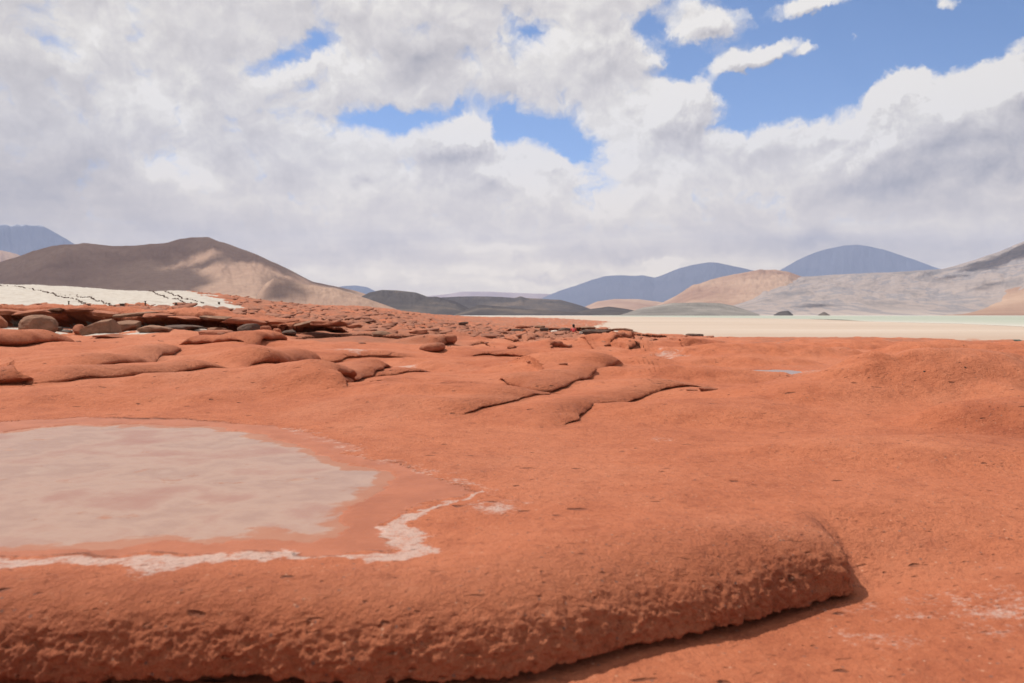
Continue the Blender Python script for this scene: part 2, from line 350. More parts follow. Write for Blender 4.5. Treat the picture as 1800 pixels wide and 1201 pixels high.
_t = np.linspace(0, 1, 14)
QS = np.concatenate([[0, .08, .16], .24 + .76 * _t])
SS = np.concatenate([[1.0, .72, .34], _t ** 1.35])               # first three: share of the undercut; rest: share of w
ZZ = np.concatenate([[0, .04, .11], .24 + .76 * (1 - (1 - _t) ** 2.7)])
SKEEP = np.concatenate([[1.0, .80, .45], _t ** 1.9])
ZKEEP = np.concatenate([[0, .05, .09], .12 + .88 * (1 - (1 - _t) ** 2.3)])
ZCAVE = np.concatenate([[0, .30, .44], .52 + .48 * (1 - (1 - _t) ** 2.7)])   # hollow foot under a roof

def ledge_effect(x, y, L, ids=None):
    """x, y flat arrays -> dz, dx, dy, weight (all flat)"""
    P = L['P']; R = L['reach']
    if L.get('keep'): sel = np.arange(x.size)[(y < 14)]
    else:
        sel = np.where((x > P[:, 0].min() - R) & (x < P[:, 0].max() + R) & (y > P[:, 1].min() - R) & (y < P[:, 1].max() + R))[0]
    if sel.size == 0: return None
    X = x[sel]; Y = y[sel]
    wob = L['W'].mean() * (.10 if L.get('keep') else 1.1 if L.get('name') == 'outcrop' else .22)
    sc = max(.25, L['W'].mean() * (2.6 if L.get('name') == 'outcrop' else 1.3))
    X = X + wob * fbm2(X, Y, sc, 2, .5, 3.1); Y = Y + wob * fbm2(X, Y, sc, 2, .5, 8.4)
    best = np.full(X.size, 1e9); S = np.zeros(X.size); T = np.zeros(X.size); NX = np.zeros(X.size); NY = np.zeros(X.size)
    Wv = np.zeros(X.size); Cv = np.zeros(X.size); HH = np.ones(X.size); AT = np.zeros(X.size); AX = np.zeros(X.size); AY = np.zeros(X.size); AS = np.zeros(X.size); e2 = (.22 * L['W'].mean()) ** 2
    for i in range(len(P) - 1):
        ax, ay = P[i]; bx, by = P[i + 1]; dx, dy = bx - ax, by - ay; l2 = dx * dx + dy * dy; l = math.sqrt(l2)
        u = np.clip(((X - ax) * dx + (Y - ay) * dy) / l2, 0, 1)
        qx = X - (ax + u * dx); qy = Y - (ay + u * dy); d = qx * qx + qy * qy
        wt = 1 / (d + e2) ** 3; AS += wt; AT += wt * (L['T'][i] + u * (L['T'][i + 1] - L['T'][i])); AX += wt * -dy / l; AY += wt * dx / l
        m = d < best
        best = np.where(m, d, best)
        T = np.where(m, L['T'][i] + u * (L['T'][i + 1] - L['T'][i]), T); NX = np.where(m, -dy / l, NX); NY = np.where(m, dx / l, NY)
        sg = np.sign(-(X - ax) * dy + (Y - ay) * dx)
        S = np.where(m, np.sqrt(d) * sg, S)
    if L.get('keep'): T = AT / AS; NX = AX / AS; NY = AY / AS
    nl = np.hypot(NX, NY) + 1e-9; NX /= nl; NY /= nl
    Wv = np.interp(T, L['T'], L['W']); Cv = np.interp(T, L['T'], L['C'])
    if L.get('keep'): HH = 1 - .74 * sm(X, 1.7, 4.4)
    elif 'HV' in L: HH = np.interp(T, L['T'], L['HV'])
    ta = L.get('ta', .22)
    tap = np.ones(X.size) if ta == 0 else sm(T, 0, ta) * sm(1 - T, 0, ta)
    q = np.clip(S / Wv, 0, 1)
    hard = np.clip(Cv / .05, 0, 1)
    z = np.interp(q, QS, ZCAVE if L.get('name') == 'outcrop' else ZKEEP if L.get('keep') else ZZ) * hard + (1 - hard) * sm(q, 0, 1)
    S_ = SKEEP if L.get('keep') else SS
    sp = np.interp(q, QS[:4], S_[:4]) * Cv * (q < .24) + np.interp(q, QS[3:], S_[3:]) * Wv * (q >= .24)
    shift = hard * np.where(S > 0, np.where(S < Wv, sp - S, 0), Cv * sm(S, -Wv, 0))
    if L.get('keep'):
        g = z - 1 + .06 * np.exp(-((S - 1.1 * Wv) / .35) ** 2) * (S > 0)
    else:
        g = z * np.where(S > Wv, np.exp(-((S - Wv) / L['L']) ** 2), 1) 
    dz = L['h'] * g * tap * HH
    tp = np.minimum(tap * 1.5, 1) if not L.get('keep') else tap
    return sel, dz, shift * tp * NX, shift * tp * NY, g * tap, S / Wv, T, sm(S / Wv, -.3, 0) * sm(S / Wv, 1.25, .55) * tap * hard

# smooth domes of the plateau: px, py, half width, half depth (m), height
HUMPS = [(1430, 702, 1.9, 1.2, .17), (1575, 690, 2.2, 1.3, .2), (1735, 692, 2.4, 1.5, .3), (1790, 745, 1.3, .9, .24), (1205, 664, 2.4, 1.2, .2), (1300, 626, 4, 1.6, .3), (1500, 614, 4, 2, .34), (1700, 627, 4.5, 2, .36),
         (1130, 612, 4, 2, .26), (985, 655, 2.4, 1.1, .16), (750, 702, 1.6, .9, .1), (420, 690, 2.6, 1.0, .14), (180, 702, 2.5, .8, .10), (1050, 640, 2.6, 1.2, .2), (860, 645, 2.6, 1.2, .16), (1620, 655, 2.4, 1.2, .2),
         (1240, 725, 1.9, 1.1, .12), (1650, 800, 1.9, .9, .10), (1350, 640, 2.4, 1.0, .12), (1850, 655, 3, 1.5, .3)]
HW = [(*w_of(a, b), c, d, h * 1.7) for a, b, c, d, h in HUMPS]

# ---- pool outline (level water)
POOL_E = -1.565
def poly_world(pp, E): return np.array([w_of(a, b, E) for a, b in pp])
POOL = poly_world([(-700, 790), (-300, 765), (-60, 757), (0, 760), (60, 752), (130, 746), (270, 747), (380, 750), (450, 762), (500, 776), (560, 792), (590, 808), (640, 820), (695, 832), (690, 850), (655, 872), (612, 892),
                   (606, 930), (590, 950), (555, 952), (480, 946), (430, 944), (380, 952), (250, 957), (180, 966), (100, 964), (0, 970), (-300, 975), (-700, 985)], POOL_E)
RIM = poly_world([(-700, 770), (-300, 745), (0, 742), (140, 734), (300, 736), (470, 748), (600, 775), (625, 790), (600, 800), (700, 815), (790, 845), (838, 868), (760, 882), (700, 905), (672, 920), (700, 950), (690, 968), (600, 978), (545, 975),
                  (440, 972), (300, 975), (150, 978), (0, 985), (-700, 990)], POOL_E)
CRUST = poly_world([(-700, 1010), (-100, 1000), (0, 996), (80, 990), (150, 986), (225, 988), (290, 996), (330, 992), (400, 985), (480, 978), (560, 977), (640, 985), (700, 982), (735, 970), (725, 945), (695, 928), (702, 915), (750, 898), (800, 884), (850, 866)], POOL_E)
CRW = np.interp(np.arange(20), [0, 2, 5, 6, 7, 8, 9, 10, 11, 12, 13, 14, 15, 16, 19], [.12, .12, .10, .20, .17, .15, .11, .05, .06, .12, .17, .15, .12, .06, .04])
CRUST2 = poly_world([(500, 752), (570, 772), (625, 792), (640, 806), (720, 818), (790, 838), (850, 862), (900, 886)], POOL_E)

def inside_dist(x, y, poly):
    """signed distance, positive inside"""
    n = len(poly); ins = np.zeros(x.size, bool); best = np.full(x.size, 1e9)
    for i in range(n):
        ax, ay = poly[i]; bx, by = poly[(i + 1) % n]
        c = ((ay > y) != (by > y))
        with np.errstate(divide='ignore', invalid='ignore'):
            xx = (bx - ax) * (y - ay) / (by - ay + 1e-12) + ax
        ins ^= c & (x < xx)
        dx, dy = bx - ax, by - ay; u = np.clip(((x - ax) * dx + (y - ay) * dy) / (dx * dx + dy * dy), 0, 1)
        best = np.minimum(best, (x - ax - u * dx) ** 2 + (y - ay - u * dy) ** 2)
    return np.where(ins, 1, -1) * np.sqrt(best)

def pool_warp(x, y):
    return x + .10 * fbm2(x, y * 1.6, .55, 4, .6, 5.0) + .05 * fbm2(x, y * 2, .12, 3, .6, 15.), y + .16 * fbm2(x, y, .5, 4, .6, 9.0)

def line_dist(x, y, pl, w):
    best = np.full(x.size, 1e9)
    for i in range(len(pl) - 1):
        ax, ay = pl[i]; bx, by = pl[i + 1]; dx, dy = bx - ax, by - ay
        u = np.clip(((x - ax) * dx + (y - ay) * dy) / (dx * dx + dy * dy), 0, 1)
        d = np.hypot(x - ax - u * dx, y - ay - u * dy) / (w[i] + u * (w[i + 1] - w[i]))
        best = np.minimum(best, d)
    return best

# pale dry patches and small puddles: (px, py, rx, ry, strength)
PALE = [(870, 892, 60, 18, .5), (1700, 985, 210, 34, .42), (1560, 1012, 80, 14, .35), (1480, 656, 120, 10, .42), (690, 642, 60, 7, .9), (620, 622, 60, 6, .7), (1170, 628, 60, 3, .7), (1110, 632, 40, 3, .6),
        (480, 682, 60, 4, .4), (1160, 770, 40, 6, .4), (1730, 940, 24, 22, .5), (1510, 1130, 10, 50, .5), (1400, 1110, 30, 22, .55), (1390, 605, 60, 3, .3)]
PALEW = []
for (px, py, rx, ry, s) in PALE:
    a = w_of(px - rx, py); b = w_of(px + rx, py); c = w_of(px, py - ry); d = w_of(px, py + ry); o = w_of(px, py)
    PALEW.append((o[0], o[1], (b[0] - a[0]) / 2, max((c[1] - d[1]) / 2, .05), s))

PUD = w_of(1358, 652); PUDR = ((w_of(1408, 652)[0] - w_of(1308, 652)[0]) / 2, .95); PUDE = float(base_E(np.array([PUD[0]]), np.array([PUD[1]]))[0]) - .02
def pud_d(x, y): return np.hypot((x - PUD[0]) / PUDR[0] , (y - PUD[1]) / PUDR[1]) + .6 * fbm2(x, y, .9, 3, .5, 44.)

def white_slope(x, y):
    """how far a point lies in the white salt slope on the left (0..1)"""
    px = CX + F * x / np.maximum(y, 1)
    n = fbm2(x, y, 9.0, 3, .5, 2.2)
    edge = 56 + 0.000 * px
    right = 330 - (y - 55) * .0 + n * 60                # right limit grows with distance
    lim = np.interp(y, [50, 60, 80, 130, 200], [410, 420, 400, 345, 330]) + n * 60
    return sm(y + n * 2.5, 54.5, 57.5) * sm(px, lim + 12, lim - 12) * sm(y, 190, 150)

def ground(x, y, fine=True):
    """x, y -> displaced X, Y, Z(relative eye) and masks"""
    shp = x.shape; x = x.ravel().astype(np.float64); y = y.ravel().astype(np.float64)
    E = base_E(x, y)
    DX = np.zeros_like(x); DY = np.zeros_like(x); reg = np.full(x.size, -1, np.int16); bw = np.full(x.size, .30); face = np.zeros_like(x)
    for k, L in enumerate(LEDGES):
        r = ledge_effect(x, y, L)
        if r is None: continue
        sel, dz, dx, dy, g, sr, t, fc = r
        E[sel] += dz; DX[sel] += dx; DY[sel] += dy; face[sel] = np.maximum(face[sel], fc)
        if L.get('label') is None: continue
        if L.get('keep'):
            m = (sr > .06) & (sr < 3.4) & (t < L['tr'][1]); gg = np.where(m, .5, 0)
        else:
            gg = np.where(sr > .04, g, 0)
        m = gg > bw[sel]; reg[sel[m]] = k; bw[sel[m]] = gg[m]
    for (hx, hy, rx, ry, hh) in HW:
        m_ = np.where((np.abs(x - hx) < rx * 2.2) & (np.abs(y - hy) < ry * 2.2))[0]
        if m_.size:
            xx, yy = x[m_], y[m_]; r_ = np.hypot((xx - hx) / rx, (yy - hy) / ry) + .35 * fbm2(xx, yy, 1.6, 3, .5, hx)
            E[m_] += hh * np.exp(-np.maximum(r_, 0) ** 3.6)
    # undulation
    px0 = CX + F * x / y
    far = sm(y, 8, 26)
    rub = sm(y, 44, 56) * sm(CX + F * x / y, 1250, 1000)
    E += (.15 + .16 * far) * (fbm2(x, y, 5.0, 3, .45, 1.0) - .08) * sm(y, 7.5, 13) * np.where(x < -2, sm(y, 11, 15), 1)
    E += (.018 + .05 * far) * fbm2(x, y, 1.6, 4, .55, 4.0)
    ws = white_slope(x, y) * (y > 45)
    rg = np.abs(fbm2(x, y * .8, 2.4, 4, .55, 6.0))
    E += rub * (1 - ws * .93) * (.42 * (rg - .25) + .16 * (.35 - np.abs(fbm2(x, y * .7, .95, 3, .55, 26.0))))
    oc = sm(y, 44.5, 46.5) * sm(y, 60, 54) * sm(px0, 620, 520)
    st = fbm2(x * .6, y, 1.5, 3, .5, 36.)
    E += oc * .30 * (np.floor(st * 4.5) / 4.5 + .25 * sm((st * 4.5) % 1.0, .7, 1.0))
    # the pool basin
    near = (y < 20)
    pd = np.full(x.size, -9.0); rd = np.full(x.size, -9.0); cr = np.full(x.size, 9.0); cr2 = np.full(x.size, 9.0)
    xs, ys = x[near], y[near]
    wx, wy = pool_warp(xs, ys)
    pd[near] = inside_dist(wx, wy, POOL); rd[near] = inside_dist(wx, wy, RIM)
    cr[near] = line_dist(wx, wy, CRUST, CRW); cr2[near] = line_dist(wx, wy, CRUST2, np.full(len(CRUST2), .16))
    k = sm(rd, -1.0, .05)
    E = E * (1 - k) + (POOL_E + .006 + .004 * fbm2(x, y, .3, 2)) * k
    E -= .05 * sm(pd, -.02, .12)
    pq = np.hypot((x - PUD[0]) / PUDR[0], (y - PUD[1]) / PUDR[1]) + .6 * fbm2(x, y, .9, 3, .5, 44.)
    kp = sm(pq, 2.4, 1.1); E = E * (1 - kp) + (PUDE + .012) * kp; E -= .05 * sm(pq, 1.1, .85)
    salt = np.zeros_like(x)
    n1 = fbm2(x, y, .35, 4, .6, 7.0); n2 = fbm2(x, y, 1.2, 3, .5, 12.0)
    salt = np.maximum(salt, sm(1.25 + .5 * n1 - cr, 0, .8))
    salt = np.maximum(salt, .40 * sm(1.3 + 1.4 * n1 - cr2, 0, 1.2))
    for (ox, oy, rx, ry, s) in PALEW:
        d = np.hypot((x - ox) / rx, (y - oy) / ry); salt = np.maximum(salt, s * sm(1.15 - d + .8 * n2 + .4 * n1, 0, 1))
    wet = sm(rd, -.03, .04)
    # white ground in the gully before the outcrop, and salt at the far foot
    px = CX + F * x / y
    gul = sm(y, 39.5, 41) * sm(y, 50, 47) * sm(px, 330, 240) * sm(E, -.45, -.6)
    white = np.maximum(ws, gul * sm(n2 + .15 * np.sin(px * .05), -.25, .1) * .9)
    grey = sm(y, 36, 42) * sm(y, 66, 52) * sm(px, 470, 560) * sm(px, 860, 760) * .8       # greyish band behind the red domes
    grey = np.maximum(grey, rub * sm(fbm2(x, y, 6, 3, .5, 31.), -.5, .15) * .95)
    tan_ = sm(y, 95, 130) * sm(px, 840, 960) * sm(n2, -.4, .2)
    white = np.maximum(white, tan_ * .42)
    grey = np.maximum(grey, sm(y, 40, 56) * sm(px, 1200, 1400) * sm(n2, -.3, .2) * .8)
    Z = E
    out = dict(X=(x + DX).reshape(shp), Y=(y + DY).reshape(shp), Z=Z.reshape(shp), reg=reg.reshape(shp), salt=salt.reshape(shp), wet=wet.reshape(shp), white=white.reshape(shp), grey=grey.reshape(shp), face=face.reshape(shp), ws=ws.reshape(shp))
    return out

def surf_z(x, y):
    r = ground(np.array([[x]]), np.array([[y]])); return float(r['Z'][0, 0]) + EYE

# ============================================================ materials
def new_mat(name):
    m = bpy.data.materials.new(name); m.use_nodes = True; N = NT(m.node_tree); N.n.clear()
    out = N.node('ShaderNodeOutputMaterial'); b = N.node('ShaderNodeBsdfPrincipled')
    b.inputs['Roughness'].default_value = .9; b.inputs['Specular IOR Level'].default_value = .25
    N.link(b.outputs[0], out.inputs[0]); return m, N, b

def attr(N, name):
    a = N.node('ShaderNodeAttribute'); a.attribute_name = name; return a.outputs['Fac']

RED = (.41, .125, .058); REDD = (.30, .080, .036); REDL = (.50, .182, .094)

def rock_material():
    m, N, b = new_mat('red_rock')
    geo = N.node('ShaderNodeNewGeometry'); P = geo.outputs['Position']
    big = N.noise(P, .35, 4, .55); mid = N.noise(P, 2.2, 5, .6); fine = N.noise(P, 28, 4, .65)
    c = N.ramp(big, [(.28, REDD), (.5, RED), (.74, REDL)])
    c2 = N.ramp(mid, [(.25, (.23, .054, .025)), (.5, RED), (.78, (.47, .155, .078))])
    c = N.mix(.5, c, c2)
    dust = N.noise(P, .16, 5, .6, .5)
    c = N.mix(N.math('MULTIPLY', N.smooth(dust, .48, .68), .55), c, (.47, .185, .105))
    c = N.mix(N.math('MULTIPLY', N.smooth(dust, .46, .30), .45), c, (.23, .055, .026))
    c = N.mix(N.math('MULTIPLY', N.smooth(fine, .35, .8), .30), c, (.50, .165, .075))
    gr2 = N.noise(P, 11, 7, .78)
    c = N.mix(N.math('MULTIPLY', N.smooth(gr2, .48, .36), .42), c, (.20, .048, .022))
    c = N.mix(N.math('MULTIPLY', N.smooth(gr2, .56, .70), .45), c, (.56, .25, .145))
    # dark grains and pale crystals
    v = N.node('ShaderNodeTexVoronoi'); v.inputs['Scale'].default_value = 26; N.link(P, v.inputs['Vector'])
    sepc = N.node('ShaderNodeSeparateColor'); N.link(v.outputs['Color'], sepc.inputs[0])
    spot = N.math('MULTIPLY', N.smooth(v.outputs['Distance'], .34, .10), N.smooth(sepc.outputs[0], .955, .97))
    c = N.mix(N.math('MULTIPLY', spot, .6), c, (.58, .33, .22))
    spot2 = N.math('MULTIPLY', N.smooth(v.outputs['Distance'], .36, .2), N.smooth(sepc.outputs[1], .94, .96))
    c = N.mix(N.math('MULTIPLY', spot2, .6), c, (.12, .085, .075))
    # brown grey weathered areas
    gn = N.noise(P, .9, 5, .6)
    gr = N.math('MULTIPLY', attr(N, 'grey'), N.math('ADD', .5, N.math('MULTIPLY', N.smooth(gn, .38, .6), .5)))
    c = N.mix(N.math('MULTIPLY', gr, .75), c, (.235, .115, .075))
    # wet orange rim
    wet = attr(N, 'wet')
    c = N.mix(N.math('MULTIPLY', wet, .85), c, N.mix(N.smooth(mid, .3, .7), (.27, .080, .034), (.34, .108, .050)))
    # salt
    sn = N.noise(P, 22, 6, .75); sn2 = N.noise(P, 5, 5, .65)
    salt = N.math('MULTIPLY', attr(N, 'salt'), 1.0)
    sm_ = N.smooth(N.math('ADD', N.math('ADD', salt, N.math('MULTIPLY', N.math('SUBTRACT', sn, .5), 2.2)), N.math('MULTIPLY', N.math('SUBTRACT', sn2, .5), 1.8)), .28, 1.05)
    sm_ = N.math('MULTIPLY', sm_, N.smooth(salt, .02, .2))
    c = N.mix(N.math('MULTIPLY', sm_, .85), c, (.50, .355, .30))
    wh = attr(N, 'white'); wn = N.noise(P, 1.2, 6, .65)
    wc = N.ramp(wn, [(.3, (.34, .285, .235)), (.5, (.43, .385, .335)), (.8, (.50, .46, .41))])
    c = N.mix(N.smooth(N.math('ADD', wh, N.math('MULTIPLY', N.math('SUBTRACT', wn, .5), .5)), .35, .6), c, wc)
    CB = c
    r = N.math('SUBTRACT', .92, N.math('MULTIPLY', wet, .38)); N.link(r, b.inputs['Roughness'])
    # relief: fine grain, sparse lens-shaped pits, rough fronts
    face = attr(N, 'face')
    ps = N.mapping(P, rot=(0, 0, .25), scale=(.55, 1.25, 1.2))
    psw = N.vmath('ADD', ps, N.vmath('MULTIPLY', N.noise(P, 3, 2, .5, color=True), (.25, .25, .25)))
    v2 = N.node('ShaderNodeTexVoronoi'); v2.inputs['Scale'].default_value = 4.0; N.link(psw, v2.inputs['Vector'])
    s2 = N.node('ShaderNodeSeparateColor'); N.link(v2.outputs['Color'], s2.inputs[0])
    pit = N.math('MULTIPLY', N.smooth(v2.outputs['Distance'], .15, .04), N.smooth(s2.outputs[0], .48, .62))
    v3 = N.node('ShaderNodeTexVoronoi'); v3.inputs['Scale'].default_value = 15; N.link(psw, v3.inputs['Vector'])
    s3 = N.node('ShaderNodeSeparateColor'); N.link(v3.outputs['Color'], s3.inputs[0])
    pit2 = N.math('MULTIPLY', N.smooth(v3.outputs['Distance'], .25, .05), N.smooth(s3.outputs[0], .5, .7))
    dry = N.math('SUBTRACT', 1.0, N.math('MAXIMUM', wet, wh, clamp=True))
    CB = N.mix(N.math('MULTIPLY', N.math('MAXIMUM', pit, N.math('MULTIPLY', pit2, .6)), N.math('MULTIPLY', dry, .6)), CB, (.12, .040, .024))  # shade inside the pits is darkened into the colour here
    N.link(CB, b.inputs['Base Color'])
    hgt = N.math('ADD', N.math('MULTIPLY', N.noise(P, 9, 6, .70), .050), N.math('MULTIPLY', N.noise(P, 2.4, 5, .6), .05))
    hgt = N.math('ADD', hgt, N.math('MULTIPLY', N.noise(P, 45, 4, .7), .014))
    hgt = N.math('SUBTRACT', hgt, N.math('MULTIPLY', N.math('MULTIPLY', pit, dry), .065))
    hgt = N.math('SUBTRACT', hgt, N.math('MULTIPLY', N.math('MULTIPLY', pit2, dry), .018))
    hgt = N.math('MULTIPLY', hgt, N.math('ADD', .12, N.math('MULTIPLY', dry, .88)))
    hgt = N.math('MULTIPLY', hgt, N.math('ADD', 1.0, N.math('MULTIPLY', face, 1.0)))
    bp = N.node('ShaderNodeBump'); bp.inputs['Strength'].default_value = 1.0; bp.inputs['Distance'].default_value = 1.0
    N.link(hgt, bp.inputs['Height']); N.link(bp.outputs[0], b.inputs['Normal'])
    return m
M_ROCK = rock_material()

def simple_rock(name, cols, scale, bump=.05, spec=.2):
    m, N, b = new_mat(name); geo = N.node('ShaderNodeNewGeometry'); P = geo.outputs['Position']
    n = N.noise(P, scale, 6, .62); N.link(N.ramp(n, [(.28, cols[0]), (.5, cols[1]), (.74, cols[2])]), b.inputs['Base Color'])
    bp = N.node('ShaderNodeBump'); bp.inputs['Strength'].default_value = .9; bp.inputs['Distance'].default_value = 1.0
    h = N.math('ADD', N.math('MULTIPLY', N.noise(P, scale * 3, 6, .7), bump), N.math('MULTIPLY', N.noise(P, scale * 14, 3, .7), bump * .25))
    N.link(h, bp.inputs['Height']); N.link(bp.outputs[0], b.inputs['Normal']); return m
M_BROWN = simple_rock('brown_weathered_rock', [(.15, .082, .052), (.23, .122, .076), (.31, .16, .10)], 2.5, .05)
M_LEDGE = simple_rock('red_brown_outcrop_rock', [(.20, .072, .040), (.33, .115, .062), (.42, .17, .095)], 1.8, .07)
M_DARK = simple_rock('dark_stone', [(.06, .04, .03), (.10, .06, .045), (.16, .09, .06)], 3.0, .04)
M_GREY = simple_rock('grey_stone', [(.10, .085, .075), (.16, .135, .115), (.24, .20, .17)], 3.0, .04)
M_PALE = simple_rock('pale_salt_stone', [(.42, .33, .27), (.58, .48, .40), (.70, .62, .54)], 3.0, .04)

def mesh_obj(name, verts, faces, mat, smooth=True, attrs=None):
    me = bpy.data.meshes.new(name)
    verts = np.asarray(verts, np.float32); faces = np.asarray(faces, np.int32)
    me.vertices.add(len(verts)); me.vertices.foreach_set('co', verts.ravel())
    k = faces.shape[1]; me.loops.add(faces.size); me.loops.foreach_set('vertex_index', faces.ravel())
    me.polygons.add(len(faces)); me.polygons.foreach_set('loop_start', np.arange(0, faces.size, k, dtype=np.int32))
    if smooth: me.polygons.foreach_set('use_smooth', np.ones(len(faces), bool))
    if attrs:
        for a, v in attrs.items():
            at = me.attributes.new(a, 'FLOAT', 'POINT'); at.data.foreach_set('value', np.asarray(v, np.float32))
    me.update(calc_edges=True)
    me.materials.append(mat)
    o = bpy.data.objects.new(name, me); scene.collection.objects.link(o); return o

def tag(o, label=None, cat=None, group=None, kind=None):
    if label: o['label'] = label
    if cat: o['category'] = cat
    if group: o['group'] = group
    if kind: o['kind'] = kind
    return o

# ============================================================ build the near ground
def build_ground():
    NC, NR, ND = 1120, 1060, 2300
    K = np.linspace(-.76, .76, NC)
    # dense profile per column
    yd = np.exp(np.linspace(math.log(1.3), math.log(330), ND))
    Kc, Yc = np.meshgrid(K[::4], yd)                       # profile on every fourth column
    g = ground(Kc * (Yc + 2), Yc, fine=False)
    X, Y, Z = g['X'], g['Y'], g['Z']
    dep = Y * math.cos(TH) - Z * math.sin(TH); up = Y * math.sin(TH) + Z * math.cos(TH)
    sy = np.clip(CY - F * up / np.maximum(dep, .5), 400, 1500); sx = F * X / np.maximum(dep, .5)
    ds = np.hypot(np.diff(sy, axis=0), .5 * np.diff(sx, axis=0))
    wl = np.hypot(np.diff(Y, axis=0), np.diff(Z, axis=0)) / Yc[:-1] * F
    m = np.minimum(ds, 6) + .055 * wl + .02
    m = np.minimum(m, np.percentile(m, 99.5))
    # blur across columns and depth so neighbouring columns agree
    for _ in range(6):
        m[:, 1:-1] = (m[:, :-2] + 2 * m[:, 1:-1] + m[:, 2:]) / 4
        m[1:-1] = (m[:-2] + 2 * m[1:-1] + m[2:]) / 4
    cum = np.concatenate([np.zeros((1, m.shape[1])), np.cumsum(m, 0)]); cum /= cum[-1]
    tt = np.linspace(0, 1, NR); rows = np.stack([np.interp(tt, cum[:, j], yd) for j in range(m.shape[1])], 1)
    jj = np.linspace(0, m.shape[1] - 1, m.shape[1]); kk = K[::4]
    YY = np.stack([np.interp(K, kk, rows[i]) for i in range(NR)], 0)
    XX = K[None, :] * (YY + 2)
    g = ground(XX, YY)
    X, Y, Z = g['X'], g['Y'], g['Z']
    V = np.stack([X.ravel(), Y.ravel(), Z.ravel() + EYE], 1)
    # normals, then rough relief along them
    Pg = V.reshape(NR, NC, 3); du = np.gradient(Pg, axis=1); dv = np.gradient(Pg, axis=0)
    n = np.cross(du, dv); n /= np.linalg.norm(n, axis=2)[..., None] + 1e-9; n = n.reshape(-1, 3)
    steep = 1 - np.clip(n[:, 2], 0, 1); yv = V[:, 1]; fc = g['face'].ravel()
    calm = (1 - g['wet'].ravel()) * (1 - .9 * g['ws'].ravel())
    rough = .003 + .024 * np.maximum(sm(steep, .12, .6), fc * .6 * sm(steep, .02, .3))
    nz = fbm3(V, .10, 3, .62, 2.0); nz = nz - .7 * np.abs(fbm3(V, .05, 2, .5, 9.0))
    big = fbm3(V, .45, 2, .5, 5.0)
    sc = np.clip(yv / 30, .8, 1.6)
    nzf = fbm3(V, .6, 3, .55, 7.0)
    kk = sm(yv, 11, 17)
    disp = calm * (rough * (nz * (1 - kk) * 1.25 + nzf * kk * sc * 1.7) + .012 * big * sm(steep, .15, .6))
    # holes eaten into the shaded foot of the nearest slab, left side
    V += n * disp[:, None]
    idx = np.arange(NR * NC).reshape(NR, NC)
    Fc = np.stack([idx[:-1, :-1], idx[:-1, 1:], idx[1:, 1:], idx[1:, :-1]], -1).reshape(-1, 4)
    reg = g['reg'].ravel(); freg = reg[Fc[:, 0]].copy()
    ws = g['ws'].ravel(); freg[(ws[Fc[:, 0]] > .5) & (freg < 0)] = 900
    zc = V[Fc[:, 0], 2]; keep = zc > EYE + FLAT - .5
    Fc = Fc[keep]; freg = freg[keep]
    att = {a: g[a].ravel() for a in ('salt', 'wet', 'white', 'grey', 'face')}
    def sub(name, mask):
        f = Fc[mask]
        if len(f) < 30: return None
        u, inv = np.unique(f, return_inverse=True)
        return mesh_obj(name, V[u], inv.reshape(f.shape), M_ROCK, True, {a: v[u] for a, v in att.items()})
    used = np.zeros(len(Fc), bool)
    for k, L in enumerate(LEDGES):
        if L.get('label') is None: continue
        mk = freg == k
        if mk.sum() < 60: continue
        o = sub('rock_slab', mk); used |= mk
        tag(o, L['label'], 'rock', 'red rock slabs of the plateau', 'thing')
    mk = freg == 900
    o = sub('salt_slope', mk); used |= mk
    tag(o, kind='structure')
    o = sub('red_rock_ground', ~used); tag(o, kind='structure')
    return V.reshape(NR, NC, 3)
GV = build_ground()

def ground_at(x, y):
    """height of the finished ground mesh near a point (nearest vertices)"""
    d = (GV[..., 0] - x) ** 2 + (GV[..., 1] - y) ** 2
    k = np.argpartition(d.ravel(), 4)[:4]; return float(GV.reshape(-1, 3)[k, 2].mean())

